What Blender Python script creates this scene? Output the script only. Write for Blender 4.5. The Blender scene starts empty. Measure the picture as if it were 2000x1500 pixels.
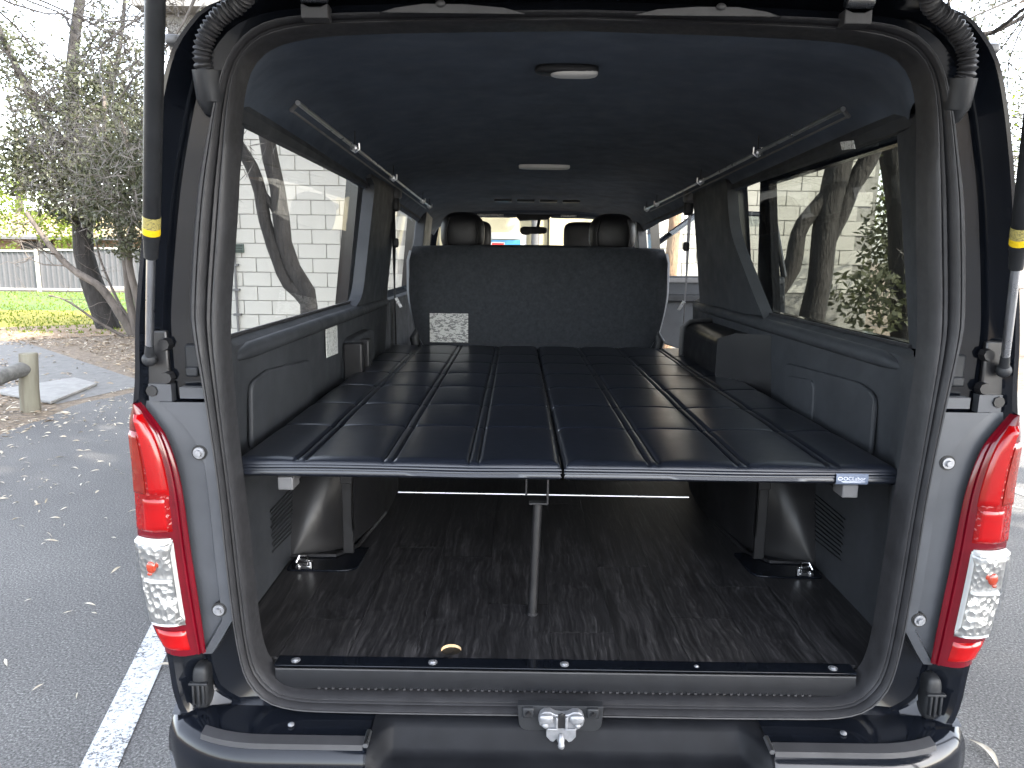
import bpy, bmesh, math, random
from mathutils import Vector, Matrix, noise as mnoise
random.seed(7)
sc = bpy.context.scene
COL = sc.collection
PI = math.pi

# ------------------------------------------------------------------ camera
cd = bpy.data.cameras.new("camera")
cam = bpy.data.objects.new("camera", cd)
COL.objects.link(cam)
F = Vector((-0.00475, 0.98469, -0.17424)); R_ = Vector((0.99990, 0.00698, 0.01218)); U = Vector((-0.01321, 0.17417, 0.98463))
cam.matrix_world = Matrix(((R_.x, U.x, -F.x, -0.1152), (R_.y, U.y, -F.y, -1.4), (R_.z, U.z, -F.z, 1.5), (0, 0, 0, 1)))
cd.sensor_width = 36.0
cd.lens = 1436.36 / 2000 * 36
cd.clip_start = 0.02
cd.clip_end = 1000
sc.camera = cam

# ------------------------------------------------------------------ light
SUN = Vector((0.62, -0.45, 0.64)).normalized()
world = bpy.data.worlds.new("World")
sc.world = world
world.use_nodes = True
wn = world.node_tree
sky = wn.nodes.new("ShaderNodeTexSky")
sky.sky_type = 'NISHITA'
sky.sun_disc = False
sky.sun_elevation = math.asin(SUN.z)
sky.sun_rotation = math.atan2(SUN.x, SUN.y)
sky.dust_density = 2.0
sky.air_density = 1.0
bg = wn.nodes["Background"]
hs = wn.nodes.new("ShaderNodeHueSaturation")            # thin white overcast haze: a paler sky
hs.inputs["Saturation"].default_value = .42
wn.links.new(sky.outputs[0], hs.inputs["Color"])
wn.links.new(hs.outputs[0], bg.inputs[0])
bg.inputs[1].default_value = 0.15
ld = bpy.data.lights.new("sun", 'SUN')
ld.energy = 2.0
ld.angle = math.radians(0.6)
ld.color = (1.0, 0.93, 0.82)
lo = bpy.data.objects.new("sun", ld)
COL.objects.link(lo)
lo.location = (20, -15, 30)
lo.rotation_euler = (-SUN).to_track_quat('-Z', 'Y').to_euler()
sc.view_settings.view_transform = 'Standard'
sc.view_settings.look = 'None'
sc.view_settings.exposure = 3.55
sc.view_settings.gamma = 1.0
sc.view_settings.use_curve_mapping = False
sc.cycles.use_denoising = True
sc.cycles.max_bounces = 10
sc.cycles.transparent_max_bounces = 16
sc.cycles.sample_clamp_indirect = 6.0

# ------------------------------------------------------------------ helpers
def srgb(r, g, b):
    f = lambda c: (c / 255 / 12.92) if c / 255 <= 0.04045 else ((c / 255 + 0.055) / 1.055) ** 2.4
    return (f(r), f(g), f(b))

class Nodes:
    def __init__(s, name):
        s.m = bpy.data.materials.new(name); s.m.use_nodes = True
        s.t = s.m.node_tree; s.b = s.t.nodes["Principled BSDF"]; s.out = s.t.nodes["Material Output"]
    def n(s, typ, **kw):
        nd = s.t.nodes.new(typ)
        for k, v in kw.items():
            setattr(nd, k, v)
        return nd
    def l(s, a, b): s.t.links.new(a, b)
    def coords(s, stretch=(1, 1, 1), out="Object"):
        tc = s.n("ShaderNodeTexCoord"); mp = s.n("ShaderNodeMapping")
        mp.inputs["Scale"].default_value = stretch
        s.l(tc.outputs[out], mp.inputs[0]); return mp.outputs[0]
    def noise(s, vec, scale, detail=4, rough=.55):
        nd = s.n("ShaderNodeTexNoise"); nd.inputs["Scale"].default_value = scale
        nd.inputs["Detail"].default_value = detail; nd.inputs["Roughness"].default_value = rough
        s.l(vec, nd.inputs["Vector"]); return nd.outputs["Fac"]
    def ramp(s, fac, stops):
        nd = s.n("ShaderNodeValToRGB"); e = nd.color_ramp.elements
        while len(e) < len(stops): e.new(0.5)
        for i, (p, c) in enumerate(stops):
            e[i].position = p; e[i].color = (*c, 1)
        s.l(fac, nd.inputs[0]); return nd.outputs[0]
    def mix(s, fac, a, b, mode='MIX'):
        nd = s.n("ShaderNodeMix", data_type='RGBA', blend_type=mode)
        for sock, v in ((nd.inputs[0], fac), (nd.inputs[6], a), (nd.inputs[7], b)):
            if isinstance(v, (int, float)): sock.default_value = v
            elif isinstance(v, tuple): sock.default_value = (*v, 1)
            else: s.l(v, sock)
        return nd.outputs[2]
    def bump(s, h, strength, dist=0.002):
        nd = s.n("ShaderNodeBump"); nd.inputs["Strength"].default_value = strength
        nd.inputs["Distance"].default_value = dist; s.l(h, nd.inputs["Height"])
        s.l(nd.outputs[0], s.b.inputs["Normal"])
    def maprange(s, v, a, b, c, d):
        nd = s.n("ShaderNodeMapRange")
        for i, x in enumerate((a, b, c, d)): nd.inputs[1 + i].default_value = x
        s.l(v, nd.inputs[0]); return nd.outputs[0]

def mat(name, col, rough=.5, metal=0., var=.25, vs=12, bump=0., bs=300, coat=0., spec=.5, stretch=(1, 1, 1), col2=None, rvar=.15, bdist=.001):
    s = Nodes(name); v = s.coords(stretch)
    f = s.noise(v, vs, 6)
    c2 = col2 if col2 else tuple(min(1, c * (1 + var)) for c in col)
    c1 = tuple(c * (1 - var) for c in col) if not col2 else col
    s.l(s.ramp(f, [(.3, c1), (.7, c2)]), s.b.inputs["Base Color"])
    s.l(s.maprange(s.noise(v, vs * 2.3, 5), .3, .7, max(.02, rough * (1 - rvar)), min(1, rough * (1 + rvar))), s.b.inputs["Roughness"])
    s.b.inputs["Metallic"].default_value = metal
    s.b.inputs["Specular IOR Level"].default_value = spec
    s.b.inputs["Coat Weight"].default_value = coat
    if bump: s.bump(s.noise(v, bs, 3), bump, bdist)
    return s.m

def glass(name, tint, rough=.01, ior=1.45):
    s = Nodes(name); s.t.nodes.remove(s.b)
    tr = s.n("ShaderNodeBsdfTransparent"); tr.inputs[0].default_value = (*tint, 1)
    gl = s.n("ShaderNodeBsdfGlossy"); gl.inputs["Roughness"].default_value = rough
    lw = s.n("ShaderNodeLayerWeight"); pw = s.n("ShaderNodeMath", operation='POWER'); pw.inputs[1].default_value = 5
    lw.inputs[0].default_value = .5
    s.l(lw.outputs["Facing"], pw.inputs[0])
    fac = s.maprange(pw.outputs[0], 0, 1, .035, .70)
    mx = s.n("ShaderNodeMixShader")
    s.l(fac, mx.inputs[0]); s.l(tr.outputs[0], mx.inputs[1]); s.l(gl.outputs[0], mx.inputs[2])
    s.l(mx.outputs[0], s.out.inputs[0]); return s.m

def empty(name, loc, label, cat, group=None, rz=0):
    o = bpy.data.objects.new(name, None); COL.objects.link(o)
    o.location = loc; o.rotation_euler = (0, 0, rz); o.empty_display_size = .1
    tag(o, label, cat, group); return o

def tag(o, label=None, cat=None, group=None, kind=None):
    if label: o["label"] = label
    if cat: o["category"] = cat
    if group: o["group"] = group
    if kind: o["kind"] = kind
    return o

def wloc(o):
    v = Vector((0, 0, 0))
    while o: v = v + o.location; o = o.parent
    return v

def catmull(P, n, closed=False):
    P = [Vector(p) for p in P]; out = []
    segs = len(P) if closed else len(P) - 1
    fine = []
    for i in range(segs):
        p1, p2 = P[i], P[(i + 1) % len(P)]
        p0 = P[i - 1] if (i > 0 or closed) else p1
        p3 = P[(i + 2) % len(P)] if (i + 2 < len(P) or closed) else p2
        for k in range(12):
            t = k / 12
            fine.append(.5 * ((2 * p1) + (p2 - p0) * t + (2 * p0 - 5 * p1 + 4 * p2 - p3) * t * t + (3 * p1 - p0 - 3 * p2 + p3) * t ** 3))
    fine.append(P[0] if closed else P[-1])
    L = [0]
    for a, b in zip(fine, fine[1:]): L.append(L[-1] + (b - a).length)
    j = 0
    for i in range(n):
        d = L[-1] * i / (n if closed else n - 1)
        while j < len(L) - 2 and L[j + 1] < d: j += 1
        t = (d - L[j]) / max(1e-9, L[j + 1] - L[j])
        out.append(fine[j].lerp(fine[j + 1], min(1, t)))
    return out

class MB:
    def __init__(s): s.v = []; s.f = []
    def add(s, vs, fs):
        o = len(s.v); s.v += [Vector(v) for v in vs]; s.f += [tuple(i + o for i in f) for f in fs]; return s
    def box(s, c, d, rz=0, rx=0, ry=0):
        m = Matrix.Rotation(rz, 3, 'Z') @ Matrix.Rotation(ry, 3, 'Y') @ Matrix.Rotation(rx, 3, 'X')
        vs = [Vector(c) + m @ Vector((x * d[0] / 2, y * d[1] / 2, z * d[2] / 2)) for x in (-1, 1) for y in (-1, 1) for z in (-1, 1)]
        return s.add(vs, [(0, 1, 3, 2), (4, 6, 7, 5), (0, 4, 5, 1), (2, 3, 7, 6), (0, 2, 6, 4), (1, 5, 7, 3)])
    def grid(s, P, cu=False, cv=False):
        n, m = len(P), len(P[0]); vs = [p for r in P for p in r]; fs = []
        for i in range(n if cu else n - 1):
            for j in range(m if cv else m - 1):
                a, b = (i + 1) % n, (j + 1) % m
                fs.append((i * m + j, a * m + j, a * m + b, i * m + b))
        return s.add(vs, fs)
    def prism(s, A, off):
        off = Vector(off); A = [Vector(a) for a in A]; n = len(A)
        return s.add(A + [a + off for a in A], [tuple(range(n))[::-1], tuple(range(n, 2 * n))] + [(i, (i + 1) % n, n + (i + 1) % n, n + i) for i in range(n)])
    def tube(s, path, r, n=8, caps=True):
        path = [Vector(p) for p in path]; k = len(path)
        rs = r if isinstance(r, (list, tuple)) else [r] * k
        rings = []; up = None
        for i, p in enumerate(path):
            d = (path[min(i + 1, k - 1)] - path[max(i - 1, 0)]).normalized()
            if up is None:
                up = Vector((0, 0, 1)) if abs(d.z) < .9 else Vector((1, 0, 0))
            a = d.cross(up).normalized(); up = a.cross(d).normalized()
            rings.append([p + (a * math.cos(2 * PI * q / n) + up * math.sin(2 * PI * q / n)) * rs[i] for q in range(n)])
        o = len(s.v)
        s.grid(rings, cv=True)
        if caps: s.f += [tuple(o + q for q in range(n)), tuple(o + (k - 1) * n + q for q in range(n))[::-1]]
        return s
    def ell(s, c, r, nu=12, nv=8, rm=None):
        P = []
        for i in range(nv + 1):
            t = PI * i / nv
            row = [Vector((r[0] * math.sin(t) * math.cos(2 * PI * j / nu), r[1] * math.sin(t) * math.sin(2 * PI * j / nu), r[2] * math.cos(t))) for j in range(nu)]
            P.append([Vector(c) + (rm @ v if rm else v) for v in row])
        return s.grid(P, cv=True)
    def sbox(s, c, d, e=.25, nu=20, nv=12, rm=None):  # rounded box (superellipsoid)
        P = []
        f = lambda x, p: math.copysign(abs(x) ** p, x)
        for i in range(nv + 1):
            t = -PI / 2 + PI * i / nv; row = []
            for j in range(nu):
                a = 2 * PI * j / nu
                v = Vector((d[0] / 2 * f(math.cos(t), e) * f(math.cos(a), e), d[1] / 2 * f(math.cos(t), e) * f(math.sin(a), e), d[2] / 2 * f(math.sin(t), e)))
                row.append(Vector(c) + (rm @ v if rm else v))
            P.append(row)
        return s.grid(P, cv=True)
    def mirror(s):
        o = len(s.v); s.v += [Vector((-v.x, v.y, v.z)) for v in s.v]; s.f += [tuple(i + o for i in f)[::-1] for f in list(s.f)]; return s
    def flipx(s):
        s.v = [Vector((-v.x, v.y, v.z)) for v in s.v]; s.f = [f[::-1] for f in s.f]; return s
    def build(s, name, m, parent=None, bevel=0., seg=2, angle=40, origin=None, **tags):
        me = bpy.data.meshes.new(name)
        base = wloc(parent) if parent else Vector((0, 0, 0))
        org = Vector(origin) if origin is not None else base
        me.from_pydata([v - org for v in s.v], [], s.f); me.update()
        me.materials.append(m)
        me.polygons.foreach_set("use_smooth", [angle > 0] * len(me.polygons))
        if angle > 0: me.set_sharp_from_angle(angle=math.radians(angle))
        o = bpy.data.objects.new(name, me); COL.objects.link(o)
        if parent: o.parent = parent
        o.location = org - base
        if bevel:
            md = o.modifiers.new("bevel", 'BEVEL'); md.width = bevel; md.segments = seg; md.limit_method = 'ANGLE'
        tag(o, **tags)
        return o

def copy_obj(o, parent, loc):
    c = o.copy(); COL.objects.link(c); c.parent = parent; c.location = loc; return c

# ------------------------------------------------------------------ materials
M = {}
M['paint'] = mat("black_paint", (.004, .005, .0075), .12, var=.15, coat=.1, spec=.3)
M['jamb'] = mat("jamb_paint", (.014, .016, .019), .26, var=.2, vs=25, coat=.1, bump=.06, bs=60)
M['lamptrim'] = mat("grey_jamb_sheen", (.058, .062, .070), .34, var=.12, vs=9, metal=.35, bump=.05, bs=40)  # sky reflection on the dark jamb put into the base colour
M['rubber'] = mat("seal_rubber", (.021, .021, .023), .5, var=.2, vs=30, bump=.25, bs=900, spec=.3)
M['plastic'] = mat("black_plastic", (.014, .015, .017), .5, var=.25, vs=20, bump=.3, bs=1100, spec=.28)
M['trim'] = mat("trim_plastic", (.023, .0255, .030), .6, var=.14, vs=6, bump=.35, bs=1400, spec=.35)
M['head'] = mat("headliner_fabric", (.060, .074, .098), .85, var=.2, vs=8, bump=.4, bs=1800, spec=.25)
M['carpet'] = mat("dark_lining", (.03, .03, .032), .9, var=.3, vs=30, bump=.5, bs=900)
M['arch'] = mat("gloss_moulding", (.008, .008, .009), .40, var=.25, vs=8, bump=.08, bs=120, spec=.32)
M['steel'] = mat("black_steel", (.008, .008, .009), .38, var=.3, bump=.15, bs=500)
M['chrome'] = mat("chrome", (.75, .75, .76), .14, metal=1, var=.06, bump=.05, bs=200)
M['satin'] = mat("satin_steel", (.56, .57, .59), .3, metal=1, var=.15, bump=.05)
M['zinc'] = mat("zinc_cast", (.24, .245, .26), .42, metal=.6, var=.25, vs=60, bump=.5, bs=160, bdist=.002)
M['grey'] = mat("grey_plastic", (.075, .075, .078), .5, var=.15, bump=.3, bs=600)
M['strip'] = mat("bumper_strip_plastic", (.026, .026, .028), .55, var=.15, bump=.3, bs=600, spec=.3)
M['step'] = mat("step_plastic", (.0065, .007, .0085), .5, var=.2, vs=20, bump=.3, bs=1100, spec=.13)
M['greyfab'] = mat("grey_fabric", (.17, .175, .185), .85, var=.15, bump=.4, bs=1500)
M['seat'] = mat("seat_fabric", (.020, .0225, .027), .82, var=.2, vs=40, bump=.5, bs=1600, spec=.3)
M['leather'] = mat("black_leather", (.006, .006, .007), .42, var=.25, vs=20, bump=.3, bs=700, spec=.25)
M['vinyl'] = mat("quilted_vinyl", (.0055, .007, .0115), .31, var=.12, vs=16, bump=.03, bs=420, rvar=.05, spec=.55, bdist=.0008)
M['white'] = mat("white_paint", (.50, .50, .485), .5, var=.08)
M['glass'] = glass("clear_glass", (.88, .885, .87))
M['tint'] = glass("tinted_glass", (.37, .38, .36))
M['tint2'] = glass("door_glass", (.75, .77, .75))
M['lensclear'] = glass("clear_lens", (.93, .94, .95), .03)
M['black'] = mat("void_black", (.004, .004, .004), .7)
M['ply'] = mat("raw_ply", (.62, .44, .24), .7, var=.3, vs=90, stretch=(.3, .3, 6))
M['amber'] = mat("amber_bulb", (.32, .035, .012), .15, var=.2, coat=.6)

def red_mat(name, c, facets):
    s = Nodes(name); v = s.coords((1, 1, 1))
    s.l(s.ramp(s.noise(v, 9, 3), [(.3, tuple(x * .65 for x in c)), (.75, c)]), s.b.inputs["Base Color"])
    s.b.inputs["Roughness"].default_value = .14
    s.b.inputs["Coat Weight"].default_value = .35; s.b.inputs["Coat Roughness"].default_value = .04
    s.b.inputs["Specular IOR Level"].default_value = .3
    s.b.inputs["Subsurface Weight"].default_value = .0
    s.b.inputs["Subsurface Radius"].default_value = (.03, .004, .004)
    s.b.inputs["Subsurface Scale"].default_value = .3
    if facets:
        vo = s.n("ShaderNodeTexVoronoi", distance='CHEBYCHEV'); vo.inputs["Scale"].default_value = facets
        s.l(v, vo.inputs["Vector"]); s.bump(vo.outputs["Distance"], .55, .004)
    return s.m
M['red'] = red_mat("red_lens", (.20, .001, .002), 95)
M['redsmooth'] = red_mat("red_lens_smooth", (.27, .001, .002), 0)
M['crimson'] = red_mat("crimson_border", (.10, .001, .006), 0)
M['dullred'] = red_mat("dull_red_lens", (.17, .010, .006), 45)

def reflector():
    s = Nodes("lamp_reflector"); v = s.coords((60, 25, 45))
    vo = s.n("ShaderNodeTexVoronoi"); vo.inputs["Scale"].default_value = 1.6
    s.l(v, vo.inputs["Vector"])
    s.b.inputs["Metallic"].default_value = .75; s.b.inputs["Roughness"].default_value = .30
    s.b.inputs["Base Color"].default_value = (.36, .355, .345, 1)
    s.bump(vo.outputs["Distance"], .7, .006); return s.m
M['reflector'] = reflector()

def wood():
    s = Nodes("floor_vinyl_plank"); oi = s.n("ShaderNodeObjectInfo"); tc = s.n("ShaderNodeTexCoord")
    ad = s.n("ShaderNodeVectorMath", operation='ADD'); cb = s.n("ShaderNodeCombineXYZ")
    mu = s.n("ShaderNodeMath", operation='MULTIPLY'); mu.inputs[1].default_value = 37.0
    s.l(oi.outputs["Random"], mu.inputs[0])
    for i in range(3): s.l(mu.outputs[0], cb.inputs[i])
    s.l(tc.outputs["Object"], ad.inputs[0]); s.l(cb.outputs[0], ad.inputs[1])
    mp = s.n("ShaderNodeMapping"); mp.inputs["Scale"].default_value = (1, .020, 1)
    wv = s.n("ShaderNodeTexNoise"); wv.inputs["Scale"].default_value = 7; s.l(ad.outputs[0], wv.inputs["Vector"])
    ws = s.n("ShaderNodeVectorMath", operation='SCALE'); ws.inputs["Scale"].default_value = .035; s.l(wv.outputs["Color"], ws.inputs[0])
    wa = s.n("ShaderNodeVectorMath", operation='ADD'); s.l(ad.outputs[0], wa.inputs[0]); s.l(ws.outputs[0], wa.inputs[1]); s.l(wa.outputs[0], mp.inputs[0])
    mp2 = s.n("ShaderNodeMapping"); mp2.inputs["Scale"].default_value = (1, .16, 1); s.l(ad.outputs[0], mp2.inputs[0])
    g1 = s.noise(mp.outputs[0], 130, 8, .7); g2 = s.noise(mp2.outputs[0], 26, 4, .6)
    g2n = s.t.nodes[-1]
    c = s.ramp(g1, [(.36, (.005, .005, .006)), (.50, (.015, .0148, .0158)), (.60, (.034, .0335, .034)), (.74, (.082, .080, .080))])
    d = s.ramp(g2, [(.30, (.5, .5, .52)), (.66, (1.2, 1.18, 1.18))])
    r = s.ramp(oi.outputs["Random"], [(0, (.82, .82, .85)), (1, (1.12, 1.1, 1.08))])
    s.l(s.mix(1, s.mix(1, c, d, 'MULTIPLY'), r, 'MULTIPLY'), s.b.inputs["Base Color"])
    s.b.inputs["Roughness"].default_value = .5
    s.bump(g1, .25, .0006); return s.m
M['wood'] = wood()

def print_mat(name, base, ink, sx, sy, thr=.52):
    """flat printed label: rows of ink marks too small to read"""
    s = Nodes(name); v = s.coords((sx, sy, sy))
    f = s.noise(v, 1.0, 2, .8)
    s.l(s.ramp(f, [(thr - .03, base), (thr + .03, ink)]), s.b.inputs["Base Color"])
    s.b.inputs["Roughness"].default_value = .4; return s.m
M['label'] = print_mat("seat_label_print", (.36, .36, .34), (.10, .10, .10), 55, 150)
M['label2'] = print_mat("wall_label_print", (.52, .53, .52), (.16, .17, .16), 60, 140, .56)
M['yellow'] = mat("yellow_label", (.50, .34, .003), .45, var=.1, vs=200)
M['paleyellow'] = print_mat("yellow_label_print", (.26, .22, .07), (.10, .09, .04), 120, 500, .55)
M['tagblue'] = mat("grey_blue_tag", (.085, .105, .15), .6, var=.12, vs=200, bump=.3, bs=1500)
M['inkwhite'] = mat("tag_ink", (.5, .52, .58), .6, var=.02)

# ------------------------------------------------------------------ ground
def asphalt():
    s = Nodes("asphalt"); v = s.coords()
    f = s.noise(v, 120, 5, .75); g = s.noise(v, .9, 5); h = s.noise(v, 55, 4, .8)
    c = s.ramp(f, [(.36, (.016, .0158, .0155)), (.5, (.076, .0745, .073)), (.59, (.13, .128, .125)), (.70, (.32, .315, .31))])
    d = s.ramp(g, [(.3, (.72, .72, .74)), (.7, (1.2, 1.2, 1.2))])
    s.l(s.mix(1, c, d, 'MULTIPLY'), s.b.inputs["Base Color"])
    s.b.inputs["Roughness"].default_value = .85
    s.bump(s.mix(.5, f, h), 1.0, .008); return s.m
M['asphalt'] = asphalt()
def paint_line():
    s = Nodes("worn_line_paint"); v = s.coords()
    f = s.noise(v, 75, 5, .75); w = s.noise(v, 6, 3)
    k = s.n("ShaderNodeMath", operation='ADD'); s.l(f, k.inputs[0])
    mm = s.maprange(w, .3, .7, -.05, .05); s.l(mm, k.inputs[1])
    s.l(s.ramp(k.outputs[0], [(.43, (.07, .07, .072)), (.47, (.36, .37, .38)), (1, (.44, .45, .455))]), s.b.inputs["Base Color"])
    s.b.inputs["Roughness"].default_value = .7; s.bump(f, .6, .004); return s.m
M['line'] = paint_line()
M['litter'] = mat("leaf_litter_soil", (.06, .045, .032), .95, vs=14, col2=(.19, .145, .10), bump=1, bs=60, bdist=.02)
M['track'] = mat("dirt_track", (.14, .09, .05), .95, vs=5, col2=(.22, .15, .09), bump=.6, bs=40, bdist=.02)
M['dry'] = mat("sun_yellow_grass", (.17, .15, .006), .95, vs=2, col2=(.27, .235, .014), bump=.8, bs=50, bdist=.03)  # yellow holds the sunlight on the near lawn, painted into its colour
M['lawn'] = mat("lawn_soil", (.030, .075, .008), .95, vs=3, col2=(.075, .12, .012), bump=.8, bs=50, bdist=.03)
M['conc'] = mat("concrete", (.17, .167, .16), .85, vs=7, var=.14, bump=.5, bs=160, bdist=.004)
M['oldpath'] = mat("old_path", (.10, .098, .094), .9, vs=9, var=.2, bump=.6, bs=140, bdist=.004)

def sheet(name, pts, z, m):
    return MB().add([(x, y, z) for x, y in pts], [tuple(range(len(pts)))]).build(name, m, angle=0, kind='structure')
sheet("ground", [(-250, -250), (250, -250), (250, 250), (-250, 250)], -.012, M['litter'])
edge = [(-4.28 + .10 * math.sin(y * 2.1) + .05 * math.sin(y * 5.3), y) for y in [i * .25 for i in range(-16, 29)]]
sheet("car_park", [(-4.3, -40), (40, -40), (40, 7.0)] + [(-4.3, 7.0)] + edge[::-1], 0, M['asphalt'])
sheet("footpath", [(-4.36, 6.9), (-4.30, 6.72), (-4.62, 5.66), (-5.45, 6.18), (-9.5, 10.0), (-8.6, 10.9)], -.008, M['oldpath'])
MB().prism([(-4.79, 6.66, -.004), (-4.66, 5.62, -.004), (-5.62, 6.14, -.004), (-5.26, 7.02, -.004)], (0, 0, .028)).build("concrete_slab", M['conc'], angle=0, bevel=.006, kind='structure')
sheet("dirt_track", [(-40, 9.4), (-9.2, 9.9), (-7.4, 11.4), (-5.6, 13.2), (-5.0, 15.4), (-7.5, 13.9), (-10, 12.6), (-40, 12.0)], -.004, M['track'])
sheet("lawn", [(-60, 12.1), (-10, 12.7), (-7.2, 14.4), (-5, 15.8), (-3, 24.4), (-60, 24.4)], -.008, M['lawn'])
sheet("sunny_grass", [(-60, 12.05), (-10, 12.6), (-7.2, 14.3), (-6, 15.2), (-5.4, 16.6), (-60, 16.2)], -.004, M['dry'])  # near strip of the lawn, its sunlight painted in as yellow
sheet("parking_line", [(-1.50, 1.5), (-1.613, 1.5), (-1.05, -.85), (-.94, -.85)], .004, M['line'])
sheet("parking_line", [(3.0, 3.9), (3.11, 3.9), (4.3, -1.1), (4.19, -1.1)], .004, M['line'])

# ------------------------------------------------------------------ van
van = empty("van", (0, 0, 0), "black van with its tailgate raised and its empty rear load space in view", "van")
N = 110
IN = catmull([(0, 0, .566), (.40, 0, .566), (.575, 0, .570), (.632, 0, .600), (.660, 0, .66), (.671, 0, .80), (.680, 0, .97), (.690, 0, 1.13), (.696, 0, 1.30), (.690, 0, 1.40), (.670, 0, 1.56), (.657, 0, 1.68), (.651, 0, 1.74), (.641, 0, 1.80), (.625, 0, 1.842), (.596, 0, 1.872), (.55, 0, 1.890), (.47, 0, 1.902), (.32, 0, 1.909), (0, 0, 1.916)], N)
OU = catmull([(0, 0, .538), (.43, 0, .538), (.60, 0, .548), (.668, 0, .600), (.692, 0, .70), (.703, 0, .85), (.712, 0, 1.05), (.728, 0, 1.22), (.742, 0, 1.33), (.744, 0, 1.40), (.720, 0, 1.59), (.690, 0, 1.715), (.671, 0, 1.78), (.651, 0, 1.832), (.621, 0, 1.874), (.577, 0, 1.904), (.50, 0, 1.918), (.32, 0, 1.925), (0, 0, 1.931)], N)
BO = catmull([(0, 0, .50), (.50, 0, .50), (.78, 0, .51), (.826, 0, .56), (.838, 0, .66), (.858, 0, .80), (.872, 0, 1.0), (.872, 0, 1.16), (.860, 0, 1.25), (.846, 0, 1.39), (.802, 0, 1.65), (.760, 0, 1.82), (.722, 0, 1.89), (.66, 0, 1.937), (.50, 0, 1.966), (0, 0, 1.985)], N)

def at_z(curve, z):      # x of a half profile at height z (side part)
    if z <= min(curve[0].z, curve[1].z) and curve[0].x > .5: return curve[0].x
    best = None
    for a, b in zip(curve, curve[1:]):
        if (a.z - z) * (b.z - z) <= 0 and abs(a.z - b.z) > 1e-6 and .15 < a.x:
            t = (z - a.z) / (b.z - a.z); best = a.x + (b.x - a.x) * t
            if a.x > .5: return best
    return best if best else curve[-1].x

def loop_strip(A, B, sec):
    """closed strip between two half profiles; sec = [(t, y), ...]"""
    rows = []
    half = [(a, b) for a, b in zip(A, B)]
    full = half + [(Vector((-a.x, 0, a.z)), Vector((-b.x, 0, b.z))) for a, b in half[-2:0:-1]]
    for a, b in full:
        p = a.lerp(b, 0)
        rows.append([Vector((a.x + (b.x - a.x) * t, y, a.z + (b.z - a.z) * t)) for t, y in sec])
    return MB().grid(rows, cu=True)
loop_strip(IN, OU, [(-.02, .085), (0, .05), (.03, .036), (.10, .027), (.20, .022), (.25, .022), (.265, .032), (.285, .032), (.30, .020), (.38, .017), (.43, .020), (.45, .036), (.485, .036), (.50, .016), (.58, .008), (.66, .004), (.69, .004), (.70, .009), (.72, .009), (.735, .003), (.82, .002), (.93, .010), (1.0, .024), (1.02, .05)]).build("weatherstrip", M['rubber'], van, angle=50)
body = loop_strip(OU, BO, [(-.02, .052), (.05, .056), (.14, .064), (.30, .058), (.50, .050), (.53, .043), (.555, .050), (.59, .044), (.615, .050), (.72, .040), (.84, .020), (.90, .008), (.97, .006), (1.0, .016), (1.012, .04), (1.015, .12), (1.01, .30)])
# outer skin: sides below the windows, roof
side = []
for y in (.30, .8, 1.6, 2.2):
    side.append([(.80, y, .24), (.845, y, .45), (.872, y, .75), (.876, y, 1.1), (.858, y, 1.285)])
body.grid(side)
sideR = [[(-x, y, z) for x, y, z in r] for r in side]
for y in (3.3, 4.2, 4.55): sideR.append([(-x, y, z) for x, y, z in [(.80, y, .24), (.845, y, .45), (.872, y, .75), (.876, y, 1.1), (.858, y, 1.285)]])
body.grid(sideR)
roof = []
for y in (.30, .9, 2., 3., 3.9, 4.25):
    dz = 0 if y < 3.5 else -.06 * (y - 3.5)
    h = [(.775, 1.80), (.735, 1.885), (.66, 1.942), (.50, 1.972), (.25, 1.984), (0, 1.988)]
    roof.append([(x, y, z + dz) for x, z in h] + [(-x, y, z + dz) for x, z in h[-2::-1]])
body.grid(roof)
body.grid([[(x, 4.55 + .25 * (1.28 - z) * .4, z) for x in (-.85, -.4, 0, .4, .85)] for z in (1.2, .8, .4, .25)])
for s_ in (-1, 1):
    body.box((s_ * .82, 3.55 if s_ < 0 else 3.72, 1.55), (.06, .12, .55), ry=s_ * -.10)
    body.tube([(s_ * .83, 4.62, 1.25), (s_ * .77, 4.40, 1.60), (s_ * .70, 4.2, 1.86)], .045, 6)
    body.box((s_ * .815, 1.93, 1.56), (.05, .50, .56), ry=s_ * -.12)
body.build("body_shell", M['paint'], van, angle=30)
# rear face below the sill, between the opening and the bumper
MB().grid([[(x, y, z) for x in (-.72, -.4, 0, .4, .72)] for y, z in ((.05, .545), (.02, .525), (.03, .45), (.05, .30))]).build("rear_valance", M['paint'], van, angle=0)

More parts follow.
